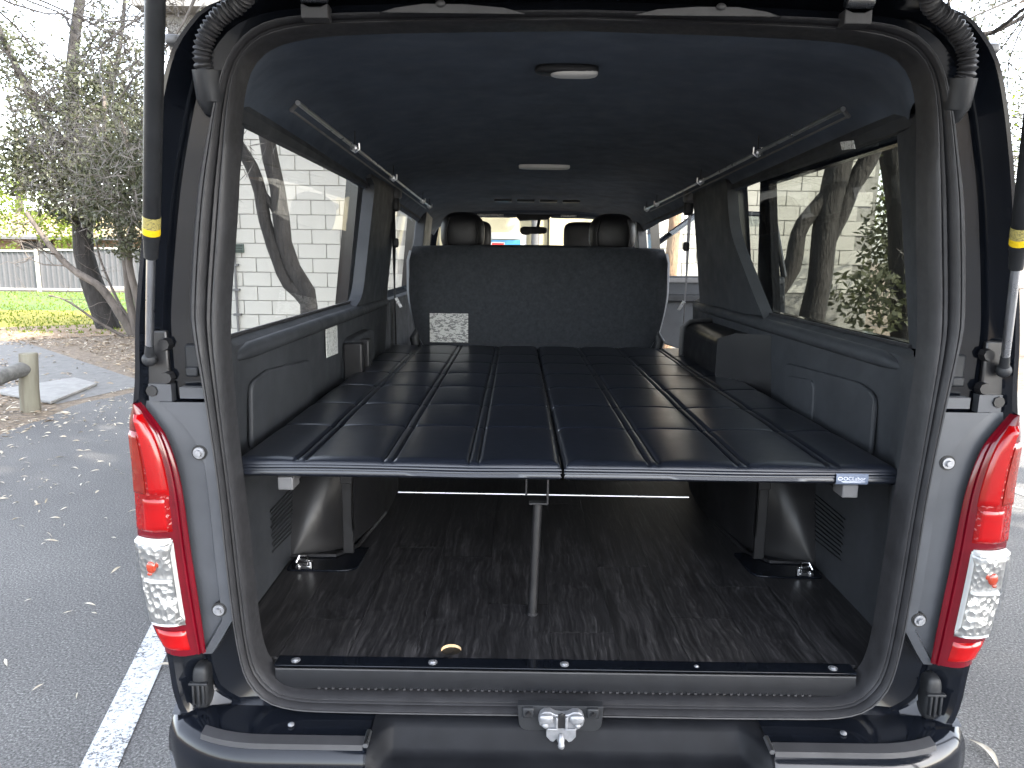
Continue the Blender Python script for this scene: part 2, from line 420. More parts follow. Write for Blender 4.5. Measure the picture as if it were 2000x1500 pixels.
# side windows (glass), interior wall profile
def xw(z): return .79 + (.735 - .79) * (z - 1.30) / .49
WALL = [(.615, .765), (.75, .768), (.90, .768), (1.02, .762), (1.12, .756), (1.22, .750), (1.27, .748), (1.286, .752), (1.294, .768), (1.300, .782)]
for s_ in (-1, 1):
    rows = []
    for y in (.066, .075, .09, .12, .16, .21, .27, .34, .45, .8, 1.2, 1.6, 1.75, 2.0, 2.1, 2.22):
        k = max(0, min(1, (y - .066) / .22)); k = k * k * (3 - 2 * k); row = []
        for z, x in WALL:
            x0 = at_z(IN, max(z, .69)) + .004
            xx = x0 + (x - x0) * k
            row.append((s_ * xx, y, z))
        rows.append(row)
    mb = MB().grid(rows)
    mb.build("side_trim_panel", M['trim'], van, angle=45)
    rows = []                                           # rear pillar trim, opening edge to window
    for y in (.066, .085, .12, .18, .24, .255, .272, .28):
        k = 1 - (1 - max(0, min(1, (y - .066) / .21))) ** 2.0; row = []
        for i in range(9):
            z = 1.30 + .50 * i / 8
            x0 = at_z(IN, z) + .004
            row.append((s_ * (x0 + (xw(z) - .004 - x0) * k), y + .10 * k * (z - 1.30), z))
        rows.append(row)
    MB().grid(rows).build("pillar_trim", M['trim'], van, angle=45)
# headliner with its side rails
rows = []
def ceil_prof(y):
    k = max(0, min(1, (y - .066) / .26)); k = k * k * (3 - 2 * k)
    near = [(at_z(IN, 1.80) + .006, 1.80)] + [(p.x + .006 * min(1, p.x / .4), p.z + .004) for p in IN if p.z > 1.81 and p.x > .02] + [(0, 1.919)]
    near = catmull([(x, 0, z) for x, z in near], 14)
    far = catmull([(.735, 0, 1.79), (.716, 0, 1.825), (.668, 0, 1.868), (.60, 0, 1.895), (.45, 0, 1.918), (.22, 0, 1.930), (0, 0, 1.934)], 14)
    dz = -.034 * max(0, y - .4) - (.03 * max(0, y - 3.0))
    return [(a.x + (b.x - a.x) * k, y, a.z + (b.z - a.z) * k + dz) for a, b in zip(near, far)]
for y in (.066, .085, .12, .17, .24, .32, .45, .7, 1.1, 1.6, 2.1, 2.6, 3.1, 3.5, 3.9, 4.15):
    p = ceil_prof(y); rows.append(p + [(-x, yy, z) for x, yy, z in p[-2::-1]])
MB().grid(rows).build("headliner", M['head'], van, angle=60)
rows = []                                               # side rail between the window heads and the headliner
for s_ in (-1, 1):
    mb = MB()
    rows = []
    for y in (.10, .2, .31, .8, 1.4, 2.0, 2.6, 3.2, 3.7, 4.1):
        dz = -.034 * max(0, y - .4)
        rows.append([(s_ * .742, y, 1.775 + min(0, dz * .45)), (s_ * .722, y, 1.777 + min(0, dz * .45)), (s_ * .712, y, 1.80 + dz), (s_ * .724, y, 1.835 + dz)])
    mb.grid(rows).build("roof_rail_trim", M['trim'], van, angle=30)

def poly_win(s_, pts, name, m, d=.004, parent=van, xo=0.):
    A = [(s_ * (xw(z) + xo), y, z) for y, z in pts]
    return MB().add(A, [tuple(range(len(A)))]).build(name, m, parent, angle=0)
def rnd(pts, r=.04, n=4):
    out = []; k = len(pts)
    for i, p in enumerate(pts):
        rr = p[2] if len(p) > 2 else r
        p = Vector(p[:2]); a = Vector(pts[i - 1][:2]); b = Vector(pts[(i + 1) % k][:2])
        u = (a - p).normalized() * rr; w = (b - p).normalized() * rr
        for q in range(n + 1):
            t = q / n; out.append(tuple((p + u) * (1 - t) ** 2 + p * 2 * t * (1 - t) + (p + w) * t * t))
    return out
poly_win(-1, [(.26, 1.297), (1.72, 1.297), (1.72, 1.80), (.26, 1.80)], "side_window", M['glass'], xo=.004)
poly_win(-1, [(2.2, 1.26), (3.35, 1.26), (3.35, 1.80), (2.2, 1.80)], "side_window", M['glass'], xo=.004)
poly_win(1, [(.26, 1.297), (1.80, 1.297), (1.80, 1.80), (.26, 1.80)], "side_window", M['tint'], xo=.004)
# pillars seen between the windows: left rounded edge, right with a swept edge
def pillar(s_, pts, inset, depth, name="pillar_trim"):
    A = [Vector((s_ * (xw(z) - inset), y, z)) for y, z in pts]
    return MB().prism(A, (s_ * depth, 0, 0)).build(name, M['trim'], van, bevel=.006, angle=35)
pillar(-1, rnd([(1.50, 1.290, .001), (2.19, 1.25, .001), (2.22, 1.80, .001), (1.57, 1.80, .001), (1.57, 1.785, .001), (1.66, 1.765, .035), (1.612, 1.318, .07)], .02), .045, .047)
pillar(-1, [(3.22, 1.25), (3.62, 1.25), (3.62, 1.80), (3.28, 1.80)], .06, .062)
pillar(1, rnd([(1.20, 1.297, .001), (2.10, 1.25, .001), (2.12, 1.80, .001), (1.56, 1.80, .03), (1.555, 1.60, .10), (1.25, 1.335, .10)], .02, 6), .04, .042)
pillar(1, [(3.62, 1.0), (3.80, 1.0), (3.80, 1.80), (3.66, 1.80)], .06, .062)
MB().box((-.735, 3.9, 1.0), (.06, .9, .55)).box((-.76, 2.78, 1.02), (.06, 1.15, .50)).build("door_trim_panel", M['trim'], van, bevel=.01)
for s_ in (-1, 1):    # thin window rubbers
    top = 1.66 if s_ < 0 else 1.55
    mb = MB().tube([(s_ * (xw(1.302) - .006), .27, 1.302), (s_ * (xw(1.302) - .006), 1.62 if s_ < 0 else 1.26, 1.302)], .006, 6)
    mb.build("window_rubber", M['rubber'], van)
# ledge roll below each window
for s_ in (-1, 1):
    MB().tube([(s_ * .745, .20, 1.262), (s_ * .748, .32, 1.268), (s_ * .75, 1.0, 1.268), (s_ * .75, 1.75, 1.266), (s_ * .748, 2.15, 1.264)], [.006, .020, .022, .022, .018], 10).build("window_ledge", M['trim'], van)
# pressed reliefs in the side trims
def relief(s_, pts, h, name="trim_relief"):
    A = [(s_ * (.7555 if z < 1.15 else .7515), y, z) for y, z in pts]
    return MB().prism(A, (-s_ * h, 0, 0)).build(name, M['trim'], van, bevel=.004, angle=35)
relief(-1, rnd([(.31, 1.02), (.84, 1.02), (.82, 1.175), (.43, 1.205), (.31, 1.19)], .03), .012)
relief(1, rnd([(.33, 1.02), (.92, 1.02), (.92, 1.17), (.42, 1.195), (.33, 1.18)], .03), .012)
relief(1, rnd([(.67, 1.03), (.90, 1.03), (.89, 1.135), (.68, 1.155)], .03), .018)
MB().sbox((-.742, 1.50, 1.10), (.06, .42, .17), .3).build("pocket_cover", M['trim'], van)
for y in (1.30, 1.43): MB().box((-.715, y, 1.10), (.07, .05, .14)).build("pocket_divider", M['arch'], van, bevel=.006)
A = [(.775, 1.86, 1.03), (.63, 1.86, 1.03), (.63, 1.86, 1.180), (.66, 1.86, 1.205), (.775, 1.86, 1.215)]
B = [(.775, 1.06, 1.03), (.632, 1.27, 1.03), (.632, 1.265, 1.190), (.668, 1.21, 1.212), (.775, 1.055, 1.222)]
MB().add(A + B, [(0, 1, 2, 3, 4), (9, 8, 7, 6, 5)] + [(i, (i + 1) % 5 + 0, 5 + (i + 1) % 5, 5 + i) for i in range(5)]).build("jack_cover", M['arch'], van, bevel=.022, seg=4, angle=60)
# speaker grille ribs
for s_ in (-1, 1):
    mb = MB()
    for i in range(11):
        z = .700 + i * .0115
        mb.tube([(s_ * .765, .47 + .01 * (i % 2), z), (s_ * .765, .67, z - .012 + .0015 * i)], .0022, 5, False)
    mb.build("speaker_grille", M['plastic'], van, kind='stuff')
# small stickers
def quad_thing(name, P, m, parent, th=.0015, nrm=(0, -1, 0)):
    return MB().prism(P, Vector(nrm) * th).build(name, m, parent, angle=0)
quad_thing("care_label", [(-.7455, 1.018, 1.152), (-.7455, 1.172, 1.147), (-.7455, 1.174, 1.248), (-.7455, 1.020, 1.252)], M['label2'], van, .002, (1, 0, 0))
quad_thing("warning_label", [(.7085, .49, 1.785), (.7085, .565, 1.792), (.7145, .565, 1.772), (.7145, .49, 1.765)], M['label2'], van, .002, (-1, 0, 0))

# wheel housings inside
for s_ in (-1, 1):
    prof = []
    for i in range(15):
        t = i / 14; y = .62 + 1.0 * t
        w = (1 - abs(2 * t - 1) ** 3.2) ** .35 if 0 < t < 1 else 0
        zt = .605 + .41 * w; xin = .765 - .165 * (w ** .6) - .05 * math.sin(PI * t)
        row = []
        for j in range(13):
            a = (j / 12) * PI / 2; e = .38
            row.append((s_ * (.772 - (.772 - xin) * math.cos(a) ** e), y, .605 + (zt - .605) * math.sin(a) ** e if j else .605))
        prof.append(row)
    MB().grid(prof).build("wheel_housing", M['arch'], van, angle=70)
    MB().tube([(s_ * .765, .626, .622), (s_ * .635, .632, .622), (s_ * .59, .70, .622), (s_ * .555, 1.0, .622)], .007, 6).build("housing_rim", M['arch'], van)

# floor: vinyl planks laid lengthwise
floor = MB().box((0, 1.9, .600), (1.56, 3.62, .016)).build("cargo_floor", M['black'], van, angle=0)
hx, hy = -.253, .136
W_, k0 = .152, 0
rg = random.Random(3)
meshes = {}
def plank(x0, x1, y0, y1):
    return MB().box(((x0 + x1) / 2, (y0 + y1) / 2, .6115), (x1 - x0 - .0007, y1 - y0 - .0009, .007)).build("plank", M['wood'], floor, angle=0, origin=((x0 + x1) / 2, (y0 + y1) / 2, .6115))
ci = 0
x = -.76
xs = []
while x < .755:
    x1 = min(.765, x + W_); xs.append((x, x1)); x = x1
shift = hx - (xs[3][0] + xs[3][1]) / 2
for i, (a, b) in enumerate(xs):
    a2 = a + (shift if i else 0); b2 = min(.765, b + shift) if i < len(xs) - 1 else .765
    if b2 - a2 < .02: continue
    st = [.55, .27, .72, .42, .36, .22, .60, .30, .48, .66, .35][i % 11]
    cuts = [.096, st, st + .92, st + 1.84]
    if i == 3:                                          # plank with the round hole
        y0, y1 = .096, .096 + .56; r = .023; q = .034; z = .615; mb = MB()
        ring = [(hx + r * math.cos(2 * PI * k / 32), hy + r * math.sin(2 * PI * k / 32), z) for k in range(32)]
        def sq(t):
            c, s_ = math.cos(t), math.sin(t); m_ = max(abs(c), abs(s_)); return (hx + q * c / m_, max(y0, hy + q * s_ / m_), z)
        out = [sq(2 * PI * k / 32) for k in range(32)]
        mb.add(ring + out, [(k, (k + 1) % 32, 32 + (k + 1) % 32, 32 + k) for k in range(32)])
        mb.add([(a2, y0, z), (hx - q, y0, z), (hx - q, y1, z), (a2, y1, z)], [(0, 1, 2, 3)])
        mb.add([(hx + q, y0, z), (b2, y0, z), (b2, y1, z), (hx + q, y1, z)], [(0, 1, 2, 3)])
        mb.add([(hx - q, hy + q, z), (hx + q, hy + q, z), (hx + q, y1, z), (hx - q, y1, z)], [(0, 1, 2, 3)])
        mb.build("plank", M['wood'], floor, angle=0, origin=(hx, y0 + .3, z), label="dark floor plank with a round cut hole")
        MB().grid([[(hx + rr * math.cos(2 * PI * k / 32), hy + rr * math.sin(2 * PI * k / 32), zz) for k in range(32)] for rr, zz in ((r, .6148), (r, .600), (r - .0015, .588))], cv=True).build("hole_edge", M['ply'], floor, angle=0)
        cuts = [y1, y1 + .92, y1 + 1.84]
    for c0, c1 in zip(cuts, cuts[1:]):
        plank(a2, b2, c0, c1)

# sill: flat black strip with screws, scuff plate, dotted edge
MB().box((0, .0765, .6165), (1.26, .039, .004)).build("sill_strip", M['paint'], van, bevel=.001)
sc_mb = MB().ell((0, 0, 0), (.0075, .0075, .004), 12, 6).tube([(0, 0, -.002), (0, 0, .0008)], .010, 14)
scr = None
for x in (-.588, -.288, 0.0, .585):
    if scr is None:
        scr = sc_mb.build("sill_screw", M['zinc'], van); scr.location = (x, .076, .6192)
    else: copy_obj(scr, van, (x, .076, .6192))
c = copy_obj(scr, van, (.288, .076, .6185)); c.scale = (.55, .55, .8)
MB().grid([[(x, y, z) for x in (-.625, -.3, 0, .3, .625)] for y, z in ((.056, .613), (.053, .6125), (.050, .607), (.047, .585), (.046, .572))]).build("scuff_plate", M['step'], van, angle=30)
MB().grid([[(x, y, z) for x in (-.625, 0, .625)] for y, z in ((.0535, .614), (.0515, .614), (.0505, .6115))]).build("scuff_edge", M['strip'], van, angle=0)
mb = MB()
for i in range(70): mb.box((-.53 + i * .0153, .0445, .5735), (.005, .004, .0035))
mb.build("sill_stitching", M['strip'], van, angle=0, kind='stuff')

# jamb plates beside the lamps, their grey carrying a painted sky reflection
TI = catmull([(.752, 0, .676), (.757, 0, .75), (.770, 0, .91), (.780, 0, 1.045), (.800, 0, 1.132), (.825, 0, 1.175), (.848, 0, 1.207)], 30)
TO = catmull([(.835, 0, .684), (.857, 0, .735), (.869, 0, .83), (.873, 0, .92), (.871, 0, 1.07), (.872, 0, 1.165), (.858, 0, 1.207)], 30)
for s_ in (-1, 1):
    mb = MB(); rows = []
    for i in range(37):
        z = .668 + .537 * i / 36
        zo = max(z, .676)
        xi = at_z(OU, z) - .002; xo = at_z(TI, zo) + .02
        if z < .745: xi = xi + (xo - .03 - xi) * (.745 - z) / .077
        w = .024 + (.075 * max(0, (z - 1.07) / .14) ** 2 if z > 1.07 else 0)
        xs_ = min(xi + w, xo - .008)
        rows.append([(s_ * xi, .040, z), (s_ * (xi + .001), .014, z), (s_ * (xs_ - .003), .012, z), (s_ * xs_, .019, z), (s_ * (xs_ + .003), .024, z), (s_ * ((xs_ + xo) / 2), .022, z), (s_ * xo, .020, z)])
    mb.grid(rows)
    # upper stepped pad between the plate and the black channel
    mb.box((s_ * .752, .030, 1.222), (.050, .02, .022)).box((s_ * .815, .028, 1.222), (.045, .02, .035))
    mb.build("lamp_jamb_plate", M['lamptrim'], van, angle=30)
    bolt_z = (1.103, .768)
    for z, x in zip(bolt_z, (.742, .722)):
        MB().tube([(s_ * x, .018, z), (s_ * x, .008, z)], .0115, 16).tube([(s_ * x, .008, z), (s_ * x, .002, z)], [.007, .006], 8).build("jamb_bolt", M['zinc'], van)
        MB().tube([(s_ * x, .020, z), (s_ * x, .0115, z)], .0155, 18).build("bolt_washer", M['black'], van)
    # embossed rubber stop low in the jamb
    MB().sbox((s_ * .775, .036, .585), (.034, .046, .10), .5).build("bump_stop", M['plastic'], van)
    MB().box((s_ * .775, .012, .60), (.040, .012, .006)).box((s_ * .775, .012, .575), (.006, .012, .05)).box((s_ * .765, .012, .575), (.005, .012, .045)).box((s_ * .786, .012, .575), (.005, .012, .045)).build("stop_rib", M['plastic'], van, bevel=.002)
    # jamb hardware near the strut foot
    MB().box((s_ * .822, .03, 1.285), (.05, .012, .12)).build("strut_bracket", M['steel'], van, bevel=.004)
    for x, z in ((.80, 1.318), (.80, 1.252), (.83, 1.226)):
        MB().tube([(s_ * x, .03, z), (s_ * x, .014, z)], [.014, .011], 8).build("bracket_bolt", M['steel'], van, angle=20)
    MB().box((s_ * .757, .05, 1.29), (.03, .02, .05)).box((s_ * .757, .045, 1.262), (.026, .025, .02)).build("latch_stop", M['plastic'], van, bevel=.004)

# tail lamps
def lamp(s_):
    lm = None
    def yy(u): return .010 - .024 * math.sin(PI * (.06 + .84 * u))
    def P(u, z, off=0.):
        xi, xo = at_z(TI, z) if z < 1.2069 else .848, at_z(TO, z) if z < 1.2069 else .858
        if u > 1: return Vector((s_ * (xo - (u - 1) * .12), yy(1) + (u - 1) * 1.2 + off * .3, z))
        return Vector((s_ * (xi + (xo - xi) * u), yy(u) + off, z))
    def patch(u0, u1, z0, z1, off, nu=14, nz=30, fn=None):
        rows = []
        for i in range(nz + 1):
            z = z0 + (z1 - z0) * i / nz
            row = []
            for j in range(nu + 1):
                u = u0 + (u1 - u0) * j / nu
                o = off
                if min(i, nz - i) == 0 or min(j, nu - j) == 0: o = off * .1
                row.append(P(u, z, o + (fn(u, z) if fn else 0)))
            rows.append(row)
        return MB().grid(rows)
    zs = [.677 + .529 * i / 60 for i in range(61)]
    us = [0, .03, .06, .075, .09, .105, .14, .16, .175, .19, .25, .4, .55, .7, .85, .95, 1.0, 1.01, 1.03, 1.05]
    def rib(u): return -.004 if .02 < u < .07 or .10 < u < .15 else 0
    house = MB().grid([[P(u, z, rib(u)) for u in us] for z in zs]).build("tail_lamp", M['crimson'], van, angle=35)
    patch(.24, 1.06, .945, 1.150, -.006, 18, 40).build("red_lens", M['red'], house, angle=50)
    patch(.22, .62, 1.02, 1.185, -.009, 8, 20).build("upper_reflector", M['redsmooth'], house, angle=50)
    patch(.62, 1.07, 1.02, 1.150, -.008, 10, 20).build("side_marker", M['dullred'], house, angle=50)
    patch(.26, .80, .945, 1.02, -.0075, 10, 10).build("brake_lens", M['redsmooth'], house, angle=50)
    patch(.28, .95, .690, .732, -.006, 12, 8).build("lower_lens", M['redsmooth'], house, angle=50)
    patch(.26, 1.05, .745, .928, -.0105, 16, 24, lambda u, z: .004 * math.cos((z - .835) * 45) * (1 if .35 < u < .95 else 0)).build("chrome_bowl", M['reflector'], house, angle=60)
    patch(.28, 1.04, .920, .932, -.016, 14, 4).build("lamp_bar", M['white'], house, angle=50)
    patch(.30, .92, .840, .848, -.015, 14, 3).build("lamp_bar", M['white'], house, angle=50)
    patch(.30, .92, .746, .758, -.015, 14, 3).build("lamp_bar", M['white'], house, angle=50)
    patch(.25, .285, .755, .922, -.014, 2, 10).build("lamp_bar", M['white'], house, angle=50)
    c = P(.66, .876, -.013)
    MB().ell(c, (.010, .005, .013), 12, 8).ell(c + Vector((s_ * -.012, 0, .006)), (.004, .003, .007), 8, 6).ell(c + Vector((s_ * .004, 0, -.014)), (.005, .003, .004), 8, 6).build("indicator_bulb", M['amber'], house)
    patch(.24, 1.06, .742, .932, -.021, 16, 16).build("clear_lens", M['lensclear'], house, angle=60)
    return house
lamp(-1); lamp(1)

# bumper
def bump_sec(x):
    ax = abs(x)
    yf = -.105 + (max(0, ax - .60) / .23) ** 2.4 * .085
    side = [(.035, .536), (.0, .535), (yf + .055, .531), (yf + .035, .529), (yf + .018, .524), (yf + .006, .514), (yf, .498), (yf - .002, .47), (yf + .004, .40), (yf + .03, .28), (yf + .09, .24)]
    cen = [(.03, .537), (.002, .536), (-.010, .532), (-.018, .524), (-.036, .494), (-.046, .487), (-.058, .484), (-.11, .478), (-.135, .462), (-.132, .30), (-.09, .24)]
    k = max(0, min(1, (.405 - ax) / .05)); k = k * k * (3 - 2 * k)
    return [(x * (1 + 0), a[0] + (b[0] - a[0]) * k, a[1] + (b[1] - a[1]) * k) for a, b in zip(side, cen)]
xsb = sorted(set([round(-.83 + 1.66 * i / 60, 4) for i in range(61)] + [s_ * v for s_ in (-1, 1) for v in (.353, .358, .365, .372, .38, .388, .395, .402, .407)]))
rows = [bump_sec(x) for x in xsb]
for r in (rows[0], rows[-1]): pass
for s_, r in ((-1, rows[0]), (1, rows[-1])):
    ext = [[(s_ * .838, max(p[1], p[1] * .3 + .03), p[2]) for p in r], [(s_ * .842, p[1] * .2 + .20, p[2]) for p in r]]
    rows = (ext[::-1] + rows) if s_ < 0 else (rows + ext)
def between(a, b): return [r for r in rows if a <= r[0][0] <= b]
bumper = MB().grid([r[5:] if 0 else r for r in rows] if 0 else between(-.9, -.402)).build("bumper", M['paint'], van, angle=50)
MB().grid(between(.402, .9)).build("bumper_corner", M['paint'], bumper, angle=50)
MB().grid(between(-.4075, .4075)).build("bumper_step", M['step'], bumper, angle=60)
for s_ in (-1, 1):
    P = []
    for i in range(14):
        x = .410 + (.745 - .41) * i / 13; r = bump_sec(x); yf = r[6][1]
        P.append([(s_ * x, yf + .047, .5315), (s_ * x, yf + .045, .5355), (s_ * x, yf + .020, .5325), (s_ * x, yf + .016, .523)])
    MB().grid(P).build("bumper_strip", M['strip'], bumper, angle=25)
    MB().tube([(s_ * .405, -.045, .535), (s_ * .405, -.085, .531)], .006, 6).build("strip_end", M['satin'], bumper)
    MB().ell((s_ * .57, -.028, .536), (.007, .007, .004), 10, 5).build("bumper_screw", M['zinc'], bumper)
for i, x in enumerate((-.27, -.17, -.07, .09, .19, .28)):
    MB().sbox((x, -.098, .4805), (.065, .022, .006), .3).build("tread_pad", M['plastic'], bumper)
# tailgate striker
st = MB().prism(rnd([(-.100, 0, .001), (.075, 0, .001), (.072, -.052), (-.097, -.052)], .018) and [(x, -.022, .583 + z) for x, z in rnd([(-.102, 0, .002), (.075, 0, .002), (.072, -.056), (-.098, -.056)], .02)], (0, .02, 0)).build("striker_cover", M['plastic'], van, bevel=.003)
for x in (-.080, .053):
    MB().box((x, -.026, .571), (.024, .008, .022)).build("cover_tab", M['plastic'], st, bevel=.003)
    MB().tube([(x, -.03, .571), (x, -.036, .571)], [.006, .004], 10).build("cover_screw", M['steel'], st)
sk = MB()
half = [(x * 1.3, .580 + (z - .581) * 1.12) for x, z in [(0, .5745), (.010, .576), (.018, .581), (.027, .581), (.034, .575), (.0365, .565), (.034, .554), (.026, .547), (.0235, .545), (.0235, .531), (.017, .522), (.012, .520), (.007, .527), (.0055, .519), (.0, .5145)]]
out = half + [(-x, z) for x, z in half[-2:0:-1]]
sk.prism([(-.012 + x, -.038, z) for x, z in out], (0, .016, 0))
for s_ in (-1, 1):
    sk.sbox((-.012 + s_ * .031, -.040, .566), (.030, .014, .021), .7)
    sk.ell((-.012 + s_ * .033, -.041, .552), (.007, .006, .006), 10, 6)
    sk.box((-.012 + s_ * .018, -.041, .544), (.022, .006, .003))
    sk.box((-.012 + s_ * .010, -.041, .558), (.005, .008, .026))
sk.tube([(-.012, -.038, .531), (-.012, -.046, .524), (-.012, -.050, .514)], [.0045, .006, .007], 10).ell((-.012, -.050, .513), (.0075, .007, .008), 10, 6)
sko = sk.build("tailgate_striker", M['zinc'], st, bevel=.0015, angle=40)
MB().box((-.012, -.0385, .560), (.015, .003, .030)).build("striker_channel", M['steel'], sko, angle=0)
MB().ell((-.012, -.040, .5755), (.0042, .003, .0035), 10, 6).build("striker_hole", M['black'], sko)

# tailgate, held up above the opening
def tg(x, t, off): # t metres along the gate from the hinge
    return Vector((x, -.005 - t * .985, 1.958 + t * .165 + off))
gate = MB().grid([[tg(x, t, .035 + .02 * (1 - (x / .8) ** 2)) for x in (-.80, -.7, -.35, 0, .35, .7, .80)] for t in (-.01, .1, .5, .9, 1.18)])
gate.grid([[tg(s_ * x, t, o) for t in (-.01, .5, 1.18)] for s_ in (-1,) for x, o in ((.80, .035), (.80, 0), (.76, -.012))])
gate.grid([[tg(x, t, o) for t in (-.01, .5, 1.18)] for x, o in ((.80, .035), (.80, 0), (.76, -.012))])
gate = gate.build("tailgate", M['paint'], van, angle=35)
MB().grid([[tg(x, t, o) for x in (-.77, -.70, -.4, 0, .4, .70, .77)] for t, o in ((-.015, .03), (.0, .0), (.05, -.012), (.16, -.020), (.2, -.006))]).build("gate_inner_panel", M['jamb'], gate, angle=30)
MB().grid([[tg(x, t, o) for x in (-.77, -.3, .3, .77)] for t, o in ((.66, -.006), (.72, -.03), (1.1, -.03), (1.18, .01))]).build("gate_trim", M['trim'], gate, angle=30)
MB().grid([[tg(x, t, -.004) for x in (-.76, 0, .76)] for t in (.19, .67)]).build("gate_window", M['tint'], gate, angle=0)
for s_ in (-1, 1):
    x = s_ * .478
    MB().prism([(x + a, -.014, z) for a, z in ((-.024, 1.905), (.024, 1.905), (.024, 1.930), (.010, 1.924), (-.010, 1.924), (-.024, 1.930))], (0, .03, 0)).build("gate_hinge", M['strip'], van, bevel=.002)
    MB().tube([(x - .024, -.012, 1.942), (x + .024, -.012, 1.942)], .012, 10).box((x, -.03, 1.955), (.046, .05, .012)).build("hinge_knuckle", M['jamb'], van, bevel=.002)
    P = [(-.128, 0), (-.09, .008), (-.02, .013), (.05, .013), (.10, .006), (.128, -.002)]
    cx = s_ * .225 - .01
    MB().grid([[(cx + s_ * a, y, 1.915 + (b + .001) * k) for a, b in P] for y, k in ((-.016, 0), (-.018, 1), (.0, 1.1))]).build("gate_glint_arc", M['strip'], van, angle=0)  # added curved plate in place of a light reflection on the tailgate
    MB().ell((cx + s_ * .02, -.02, 1.929), (.009, .004, .006), 10, 6).build("arc_stud", M['strip'], van)
    # wiring conduit with its boot
    path = catmull([(s_ * .56, -.075, 1.965), (s_ * .595, -.03, 1.932), (s_ * .645, -.015, 1.905), (s_ * .677, -.005, 1.870), (s_ * .686, .0, 1.835), (s_ * .682, .005, 1.815)], 90)
    MB().tube(path, [.0150 + .0028 * math.sin(i * 1.9) for i in range(90)], 14).build("wiring_conduit", M['rubber'], van, angle=70)
    MB().tube([(s_ * .682, .008, 1.822), (s_ * .682, .018, 1.775), (s_ * .688, .035, 1.755)], [.026, .025, .014], 12).build("conduit_boot", M['plastic'], van, angle=40)
    MB().tube([(s_ * .682, .05, 1.75), (s_ * .705, .05, 1.70), (s_ * .712, .055, 1.62)], .004, 6).build("drain_tube", M['rubber'], van)
    # roof gutter end with rain channel clip
    MB().sbox((s_ * .775, .10, 1.893), (.03, .05, .02), .5).build("gutter_clip", M['grey'], van)
    # gas strut
    foot = Vector((s_ * .826, .008, 1.290)); d = (Vector((s_ * .648, -.25, 1.858)) - foot).normalized()
    L = (Vector((s_ * .648, -.25, 1.858)) - foot).length
    cyl = MB().tube([foot + d * (L * .345), foot + d * (L * .40), foot + d * (L * .402), foot + d * (L * 1.30)], [.0115, .0135, .0145, .0145], 18).build("gas_strut", M['plastic'], van)
    MB().tube([foot + d * .03, foot + d * (L * .36)], .0078, 14).build("strut_rod", M['satin'], cyl)
    MB().tube([foot, foot + d * .035], [.010, .008], 12).ell(foot, (.014, .014, .014), 12, 8).tube([foot + Vector((0, -.004, 0)), foot + Vector((s_ * .004, .025, 0))], .008, 8).build("strut_socket", M['plastic'], cyl)
    for a, b, m_ in ((.418, .437, 'yellow'), (.437, .470, 'paleyellow')):
        MB().tube([foot + d * (L * a), foot + d * (L * b)], .0150, 18, False).build("strut_label", M[m_], cyl)

# ceiling lamps
MB().sbox((-.005, .42, 1.924), (.150, .060, .022), .55).build("ceiling_lamp", M['plastic'], van)
MB().sbox((.012, .418, 1.918), (.112, .050, .022), .6).build("lamp_lens", M['white'], van)
MB().sbox((-.002, 1.93, 1.878), (.225, .07, .024), .35).build("ceiling_lamp", M['white'], van)
for i in range(4): MB().box((-.20 + i * .13, 2.95, 1.800), (.10, .10, .012)).build("roof_vent_grille", M['plastic'], van, bevel=.004)

# rear bench
bench = MB()
P = []
for i in range(13):
    v = i / 12; z = 1.02 + .50 * v
    hw = .555 + .07 * min(1, v / .55) ** .6 - .012 * max(0, (v - .9) / .1) ** 2
    y0 = 2.16 - .02 * math.sin(PI * v) + .02 * v
    row = []
    for j in range(33):
        t = -1 + 2 * j / 32; e = abs(t) ** 14
        row.append((-.013 + hw * t, y0 + .035 * e + .012 * max(0, (v - .86) / .14) ** 2, z + (.012 * (1 - t * t) if v > .95 else 0)))
    P.append(row)
top = [(x, y + .03, z + .012) for x, y, z in P[-1]]; top2 = [(x, y + .13, z + .005) for x, y, z in P[-1]]
bench.grid(P + [top, top2, [(x, 2.33, 1.05) for x, y, z in P[0]]])
bench = bench.build("bench_seat", M['seat'], van, angle=50)
for s_ in (-1, 1):
    P = []
    for i in range(11):
        v = i / 10; z = 1.05 + .46 * v; hw = .557 + .07 * min(1, v / .55) ** .6 - (.012 * max(0, (v - .9) / .1) ** 2)
        P.append([(-.013 + s_ * (hw - .004), 2.178 + .02 * v, z), (-.013 + s_ * (hw + .012), 2.20 + .02 * v, z), (-.013 + s_ * (hw + .012), 2.29 + .02 * v, z), (-.013 + s_ * hw, 2.33, z)])
    MB().grid(P).build("seat_side_bolster", M['greyfab'], bench, angle=60)
    MB().tube([(-.013 + s_ * .59, 2.2, 1.02), (-.013 + s_ * .60, 2.19, 1.09), (-.013 + s_ * .585, 2.2, 1.13)], [.022, .026, .014], 10).build("recliner_cover", M['plastic'], bench)
MB().box((-.013, 2.6, .98), (1.16, .46, .14)).build("seat_cushion", M['seat'], bench, bevel=.04, seg=3)
for x, w in ((-.386, .205), (.352, .215)):
    h = MB().sbox((x, 2.31, 1.598), (w * 1.06, .15, .205), .72, 32, 20)
    h.build("headrest", M['leather'], bench, angle=70)
    MB().tube([(x - .07 * w / .2, 2.245, 1.53), (x - .075 * w / .2, 2.242, 1.60), (x - .06 * w / .2, 2.252, 1.67)], .004, 6).tube([(x + .07 * w / .2, 2.245, 1.53), (x + .075 * w / .2, 2.242, 1.60), (x + .06 * w / .2, 2.252, 1.67)], .004, 6).build("headrest_piping", M['leather'], bench)
quad_thing("seat_label", [(-.532, 2.1375, 1.075), (-.347, 2.1375, 1.075), (-.347, 2.1375, 1.2145), (-.532, 2.1375, 1.2145)], M['label'], bench, .0015)

